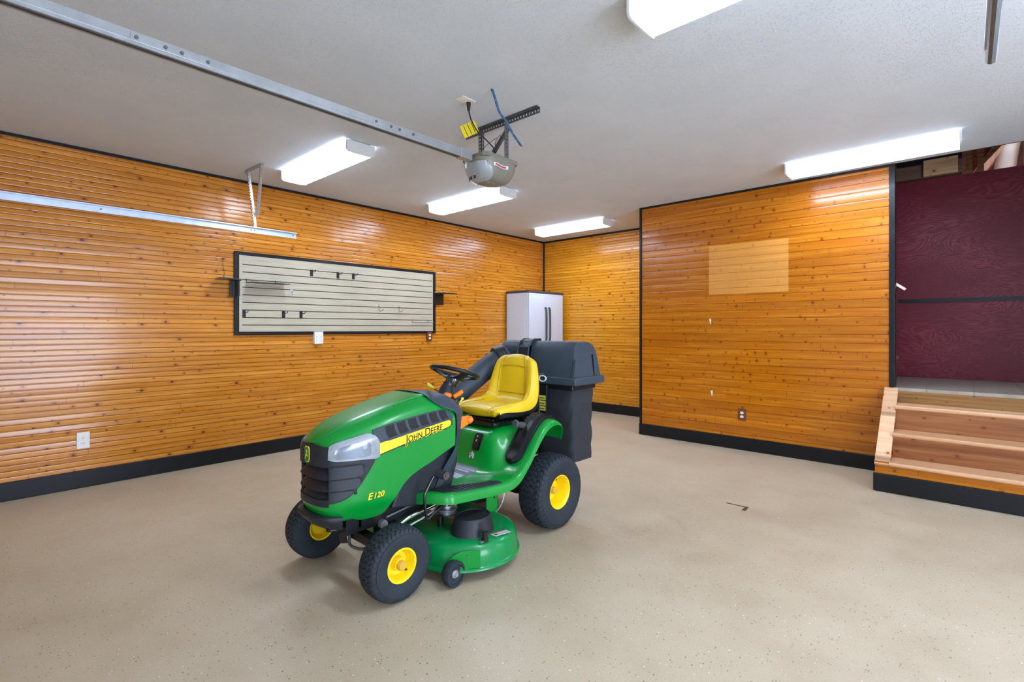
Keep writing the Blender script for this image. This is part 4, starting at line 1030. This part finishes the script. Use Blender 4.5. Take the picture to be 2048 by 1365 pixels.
# --- brake pedal
pe = p('brake_pedal', MB().tube([(.835, .16, .497), (.835, .285, .497)], .021, 18), 'grip')
for k in range(10):
    a = k * PI / 5
    obj('pedal_rib', MB().tube([(.835 + .021 * math.cos(a), .162, .497 + .021 * math.sin(a)), (.835 + .021 * math.cos(a), .283, .497 + .021 * math.sin(a))], .004, 6), 'grip', pe)
obj('pedal_end', MB().cyl((.835, .285, .497), (.835, .289, .497), .010, n=14), 'brown_plastic', pe)
obj('pedal_arm', MB().tube([(.835, .15, .497), (.90, .15, .44), (.98, .15, .36)], .009, 8), 'plastic_deep', pe)
p('lift_rod', MB().tube(spline([(.94, .30, .522), (.975, .30, .475), (1.0, .30, .43), (.995, .30, .36), (.988, .30, .315), (.978, .30, .302), (.95, .30, .317), (.90, .30, .342), (.86, .30, .35)], 5), .0085, 10), 'gloss_black')

# --- seat
SP = [(.314, .736, .186, 0), (.332, .752, .200, 0), (.336, .776, .208, .001), (.312, .791, .214, .005), (.25, .793, .220, .012), (.17, .786, .224, .024), (.09, .783, .226, .036), (.03, .788, .226, .046), (-.010, .808, .225, .052), (-.030, .845, .223, .046), (-.039, .90, .220, .036), (-.046, .96, .213, .026), (-.054, 1.03, .198, .016), (-.062, 1.075, .180, .008), (-.070, 1.098, .158, .003), (-.082, 1.113, .132, 0), (-.100, 1.115, .110, 0)]
stab = [(i,) + q for i, q in enumerate(SP)]
def seat_frame(t):
    x, z, hw, b = cr(stab, t); a = cr(stab, min(t + .05, 16)); c_ = cr(stab, max(t - .05, 0))
    d = Vector((a[0] - c_[0], 0, a[1] - c_[1])).normalized(); n_ = Vector((-d.z, 0, d.x)) * -1
    n_ = Vector((d.z, 0, -d.x))
    return Vector((x, 0, z)), n_, hw, b
def seat_surf(t, q, off=0.0):
    o_, n_, hw, b = seat_frame(t)
    crown = .010 * (1 - (q * 1.5) ** 2 if abs(q) < .66 else 0) + b * (sstep(.50, .80, abs(q)) - .95 * sstep(.86, 1.0, abs(q)) ** 2 * .9)
    return o_ + Vector((0, hw * q - .018, 0)) + n_ * (crown - .020 * sstep(.88, 1, abs(q)) + off)
nq = 40; rows = []; rows_b = []
for i in range(97):
    t_ = i / 96 * 16
    top_ = [seat_surf(t_, -1 + 2 * j / nq) for j in range(nq + 1)]
    o_, n_, hw, b = seat_frame(t_)
    und = [o_ + Vector((0, hw * q - .018, 0)) - n_ * .036 for q in (1.0, .6, 0, -.6, -1.0)]
    rows.append(top_ + und)
for i in range(-1, 66):
    t_ = 3.2 + max(i, 0) / 65 * 12.8
    o_, n_, hw, b = seat_frame(t_)
    if i < 0: o_ = o_ + Vector((.016, 0, 0)); hw *= .95
    k_ = .7 if i < 0 else 1.0 - .45 * sstep(7.5, 9.5, t_)
    rows_b.append([o_ + Vector((0, (hw + .003) * q - .018, 0)) - n_ * d for q, d in ((-1, .030), (-1, .058 * k_), (-.93, .068 * k_), (-.5, .070 * k_), (0, .070 * k_), (.5, .070 * k_), (.93, .068 * k_), (1, .058 * k_), (1, .030))])
def orient(rows_):   # normals must point up on the cushion
    return rows_
seat = p('seat', MB().grid(rows, cv=True), 'yellow_vinyl', ang=50)
pan = obj('seat_shell', MB().grid(rows_b), 'plastic_deep', seat, ang=50)
seams = []
for q in (-.66, .66): seams.append([seat_surf(1.2 + k * .3, q, .001) for k in range(17)])
seams.append([seat_surf(9.1, -.56 + k * .07, .002) for k in range(17)])
seams.append([seat_surf(t_, .60, .002) for t_ in [9.1 + k * .36 for k in range(16)]]); seams.append([seat_surf(t_, -.60, .002) for t_ in [9.1 + k * .36 for k in range(16)]])
seams.append([seat_surf(12.05 + .25 * (1 - (k / 10 - 1) ** 2), -.60 + k * .06, .002) for k in range(21)])
for sm in seams: obj('seam', MB().tube(sm, .0034, 6), 'seam', seat)
p('seat_base', MB().bx(.03, .33, -.155, .155, .672, .700).bx(.06, .30, -.12, .12, .70, .716), 'gloss_black', bev=.006)
for k in range(7): p('seat_base_rib', MB().bx(.05 + k * .04, .062 + k * .04, -.165, .165, .690, .704), 'plastic_deep')
p('seat_latch', MB().cyl((.315, .150, .688), (.315, .172, .688), .010, n=12), 'chrome')
p('seat_spring', MB().tube(spline([(.0, .15, .70), (-.03, .16, .73), (-.05, .165, .70), (-.06, .17, .67)], 5), .006, 8), 'metal')
for s in (1, -1): p('seat_spring_coil', MB().tube([(.03 + .018 * math.cos(k * .8), .19 * s + .018 * math.sin(k * .8), .665 + .0022 * k) for k in range(28)], .004, 6), 'gloss_black')

# --- mower deck
c1, c2, DR = Vector((.69, .265)), Vector((.66, -.25)), .306
def hull(r, n=72):
    out = []
    ax = (c1 - c2).normalized()
    for i in range(n):
        a = i * 2 * PI / n; d = Vector((math.cos(a), math.sin(a))); b = (d.dot(ax) + .12) / .24; b = min(1, max(0, b))
        out.append((c2.lerp(c1, b)) + d * r)
    return out
rings = [(DR - .004, .060), (DR + .014, .056), (DR + .013, .066), (DR + .002, .074), (DR, .120), (DR - .006, .150), (DR - .020, .172), (DR - .042, .185), (DR - .070, .190), (DR - .11, .1915), (DR - .20, .1925), (.02, .193)]
deck = p('mower_deck', MB().grid([[(v.x, v.y, z) for v in hull(r)] for r, z in rings], cv=True), 'green_dark', ang=50)
obj('belt_cover', MB().grid([[(.725 + rx * math.cos(a), .375 + ry * math.sin(a), z) for a in [k * 2 * PI / 40 for k in range(40)]] for rx, ry, z in ((.130, .110, .190), (.127, .107, .200), (.110, .091, .270), (.105, .087, .278), (.098, .080, .278), (.096, .078, .274), (.0, .0, .276))], cv=True), 'plastic', deck, ang=40)
obj('cover_recess', MB().grid([[(.725 + (.130 - .020 * (z - .2) / .072) * math.cos(a), .375 + (.110 - .018 * (z - .2) / .072) * math.sin(a), z) for a in [1.33 + (k - 3) * (.062 - .03 * (z - .2) / .072) for k in range(7)]] for z in (.212, .22, .24, .26, .266)]), 'dark_slot', deck)
for body, size, ox, oy in (('THE EDGE', .034, .81, .36), ('42', .030, .742, .415)):
    vs, fs, tot = text_mesh([(body, size)], bold=.01)
    obj('embossed_lettering', MB().add([(ox - x_, oy - y_ + .012, .2785) for x_, y_ in vs], fs), 'plastic_deep', deck, smooth=False)
obj('spindle_pulley', MB().lathe([(0, .235), (.060, .235), (.062, .240), (.048, .252), (.062, .264), (.062, .268), (.03, .272), (.03, .282), (0, .284)], (.735, .165, 0), (0, 0, 1), 32), 'metal', deck)
obj('pulley_bolt', MB().cyl((.735, .165, .282), (.735, .165, .302), .012, n=6), 'chrome', deck)
obj('drive_belt', MB().tube([(.80, .165, .252), (1.0, .0, .258), (1.05, -.1, .26), (.80, -.28, .25), (.62, -.20, .25), (.67, .165, .252)], .007, 6), 'rubber', deck)
obj('idler_pulley', MB().lathe([(0, .215), (.05, .215), (.05, .24), (0, .245)], (.60, -.02, 0), (0, 0, 1), 28), 'metal_dark', deck)
obj('spindle_post', MB().cyl((.81, .20, .19), (.81, .20, .25), .018, n=16), 'gloss_black', deck)
wp = obj('washout_port', MB().lathe([(.020, .190), (.020, .205), (.015, .206), (.016, .235), (.018, .237), (.014, .240), (0, .232)], (.772, .52, -.004), (0, 0, 1), 20), 'gloss_black', deck)
obj('port_bracket', MB().box((.785, .518, .190), (.05, .022, .005)), 'metal', deck)
dst = obj('deck_sticker', MB().prism([(.703, .490), (.700, .530), (.600, .548), (.598, .507)], .1895, .1915, lambda u, v, h: (u, v, h)), 'sticker', deck)
obj('sticker_print', MB().prism([(.703, .489), (.702, .496), (.598, .513), (.598, .506)], .1905, .1922, lambda u, v, h: (u, v, h)), 'sticker_red', deck)
obj('sticker_print', MB().prism([(.695, .505), (.690, .520), (.672, .522), (.675, .508)], .1905, .1922, lambda u, v, h: (u, v, h)), 'dark_slot', deck)
obj('hanger_plate', MB().bx(.393, .492, .245, .251, .165, .365).bx(.393, .399, .215, .251, .165, .365), 'green', deck, bev=.002)
for zz in (.335, .27): obj('plate_hole', MB().cyl((.425, .2505, zz), (.425, .2525, zz), .007, n=12), 'dark_slot', deck)
obj('hanger_strut', MB().box((.62, .16, .30), (.17, .008, .02), Matrix.Rotation(.6, 3, 'Y')), 'metal', deck)
obj('lift_cable', MB().tube(spline([(.40, .25, .37), (.37, .265, .345), (.355, .27, .28), (.39, .27, .21), (.46, .27, .178), (.52, .28, .19)], 6), .0035, 8), 'metal', deck)
gd = Vector((.12, -.097, 0)).normalized(); gn = Vector((.097, .12, 0)).normalized(); go = Vector((.868, .520, 0))
obj('gauge_bracket', MB().prism([(0, .075), (0, .165), (.045, .167), (.09, .150), (.135, .105), (.150, .07), (.12, .045), (.08, .05)], -.002, .004, lambda u, v, h: tuple(go + gd * u + gn * h + Vector((0, 0, v)))).prism([(-.045, .075), (-.045, .165), (0, .165), (0, .075)], -.002, .004, lambda u, v, h: tuple(go + gd * u + gn * h + Vector((0, 0, v)))), 'green', deck, bev=.002)
gw = obj('gauge_wheel', MB().lathe([(.018, .0), (.036, .004), (.046, .006), (.050, .018), (.058, .019), (.0635, .012), (.0645, -.004), (.0645, -.022), (.058, -.034), (.018, -.034)], (.952, .482, .0645), (0, 1, 0), 40), 'rubber', deck, ang=35)
obj('wheel_bolt', MB().cyl((.952, .482, .0645), (.952, .502, .0645), .011, n=6).cyl((.952, .47, .0645), (.952, .488, .0645), .020, n=20), 'metal', deck)
obj('wheel_bolt', MB().cyl(tuple(go + gd * .02 + Vector((0, 0, .14))), tuple(go + gd * .02 + gn * .010 + Vector((0, 0, .14))), .006, n=6), 'metal_dark', deck)
obj('discharge_chute', MB().tube([(.60, -.50, .15), (.58, -.60, .22), (.53, -.63, .34)], [.10, .10, .088], 20), 'plastic', deck)

# --- bagger
LW = .372
sp = [(-.252, .955), (-.268, 1.10), (-.278, 1.165), (-.298, 1.198), (-.335, 1.216), (-.455, 1.212), (-.520, 1.182), (-.562, 1.10), (-.598, .955)]
rows = []
prof = spline(sp, 4)
for y in (-LW, -LW + .006, -LW + .02, -.2, 0, .2, LW - .02, LW - .006, LW):
    e = 1 if abs(y) < LW - .01 else (.985 if abs(y) < LW - .003 else .96)
    rows.append([(-.45 + (u + .45) * e, y * (1.0 - .03 * (v - .955) / .26), .955 + (v - .955) * e) for u, v in prof])
lid_rows = rows
m = MB().grid(rows)
for r in (rows[0], rows[-1]): m.add(r, [tuple(range(len(r)))])
lid = p('bagger_lid', m, 'plastic_mid', ang=32)
obj('lid_rim', MB().bx(-.616, -.232, -LW - .024, LW + .024, .905, .962), 'plastic_mid', lid, bev=.010)
for y in (.20,): pass
obj('lid_strap', MB().prism([(-.250, 1.05), (-.262, 1.05), (-.276, 1.175), (-.30, 1.210), (-.335, 1.226), (-.40, 1.226), (-.40, 1.214), (-.335, 1.214), (-.29, 1.196), (-.262, 1.165)], -.155, -.035, lambda u, v, h: (u + .012, h, v + .004)), 'plastic', lid, bev=.004)
for y in (-.148, -.042): obj('strap_edge', MB().tube([(-.232, y, 1.06), (-.248, y, 1.175), (-.276, y, 1.213), (-.325, y, 1.232)], .005, 8), 'plastic_mid', lid)
obj('side_rib', MB().prism([(-.500, .965), (-.510, .965), (-.488, 1.12), (-.480, 1.12)], LW - .012, LW + .003, XZ), 'plastic_deep', lid)
obj('side_rib', MB().prism([(-.24, .965), (-.252, .965), (-.27, 1.09), (-.262, 1.09)], LW - .010, LW + .006, XZ), 'plastic_mid', lid)
lt = p('lid_latch', MB().torus((-.226, .108, .945), .021, .0045, Matrix.Rotation(PI / 2, 3, 'Y') @ Matrix.Scale(1.5, 3, (0, 1, 0)), 28, 8), 'white_plastic')
lt['label'] = 'white D-ring latch on the bagger'
obj('latch_wire', MB().tube([(-.229, .055, .968), (-.229, .09, .978), (-.232, .120, .982)], .0025, 6), 'metal_dark', lt)
def bag(y0_, y1_):
    rows = []
    rnd = random.Random(int(y0_ * 100) + 9)
    for k in range(19):
        q = k / 18; z = .915 - .565 * q
        sx = .143 - .016 * q; w = (y1_ - y0_) / 2 - .008 * q; cx, cy = -.415 - .006 * q, (y0_ + y1_) / 2
        row = []
        for i in range(48):
            a = i * 2 * PI / 48; c_, s_ = math.cos(a), math.sin(a)
            ex = (abs(c_) ** .28) * (1 if c_ > 0 else -1); ey = (abs(s_) ** .28) * (1 if s_ > 0 else -1)
            wob = .003 * math.sin(q * 9 + a * 3 + y0_ * 20) * math.sin(q * PI) + .004 * math.sin(q * 23 + a * 5)
            row.append((cx + (sx + wob) * ex, cy + (w + wob) * ey, z))
        rows.append(row)
    m_ = MB().grid(rows, cv=True); o_ = len(m_.v) - 48
    m_.f.append(tuple(o_ + i for i in range(48))); return m_
for a_, b_ in ((.004, .345), (-.345, -.004)):
    b = p('grass_bag', bag(a_, b_), 'fabric', ang=50)
    obj('bag_hem', MB().bx(-.565, -.265, a_ - .002, b_ + .004, .865, .905), 'plastic_deep', b, bev=.01)
p('bagger_frame', MB().tube([(-.26, -.12, .90), (-.245, -.12, .70), (-.10, -.12, .40)], .016, 10).tube([(-.26, .06, .90), (-.245, .06, .70), (-.10, .06, .40)], .016, 10), 'plastic_deep')
fp_ = p('frame_plate', MB().bx(-.262, -.240, -.05, .135, .66, .90), 'plastic_deep', bev=.004)
for k in range(3):
    obj('warning_sticker', MB().bx(-.2405, -.2385, .062, .126, .785 - k * .039, .818 - k * .039), 'sticker_yellow', fp_)
    obj('sticker_print', MB().bx(-.2390, -.2380, .070, .118, .796 - k * .039, .803 - k * .039), 'dark_slot', fp_)
ch_ = p('bagger_chute', MB().tube(spline([(-.28, -.30, 1.075), (-.20, -.325, 1.055), (-.06, -.37, .965), (.15, -.44, .795), (.36, -.53, .55), (.50, -.61, .38), (.54, -.63, .32)], 6), [.085] * 37, 26), 'plastic_mid', ang=60)
obj('chute_collar', MB().tube(spline([(-.262, -.285, 1.085), (-.225, -.315, 1.075), (-.195, -.330, 1.062)], 5), [.092, .100, .102, .102, .102, .102, .102, .102, .102, .102, .096], 28), 'plastic', ch_)
p('hitch_bar', MB().bx(-.30, .02, -.03, .03, .24, .29), 'plastic_deep')
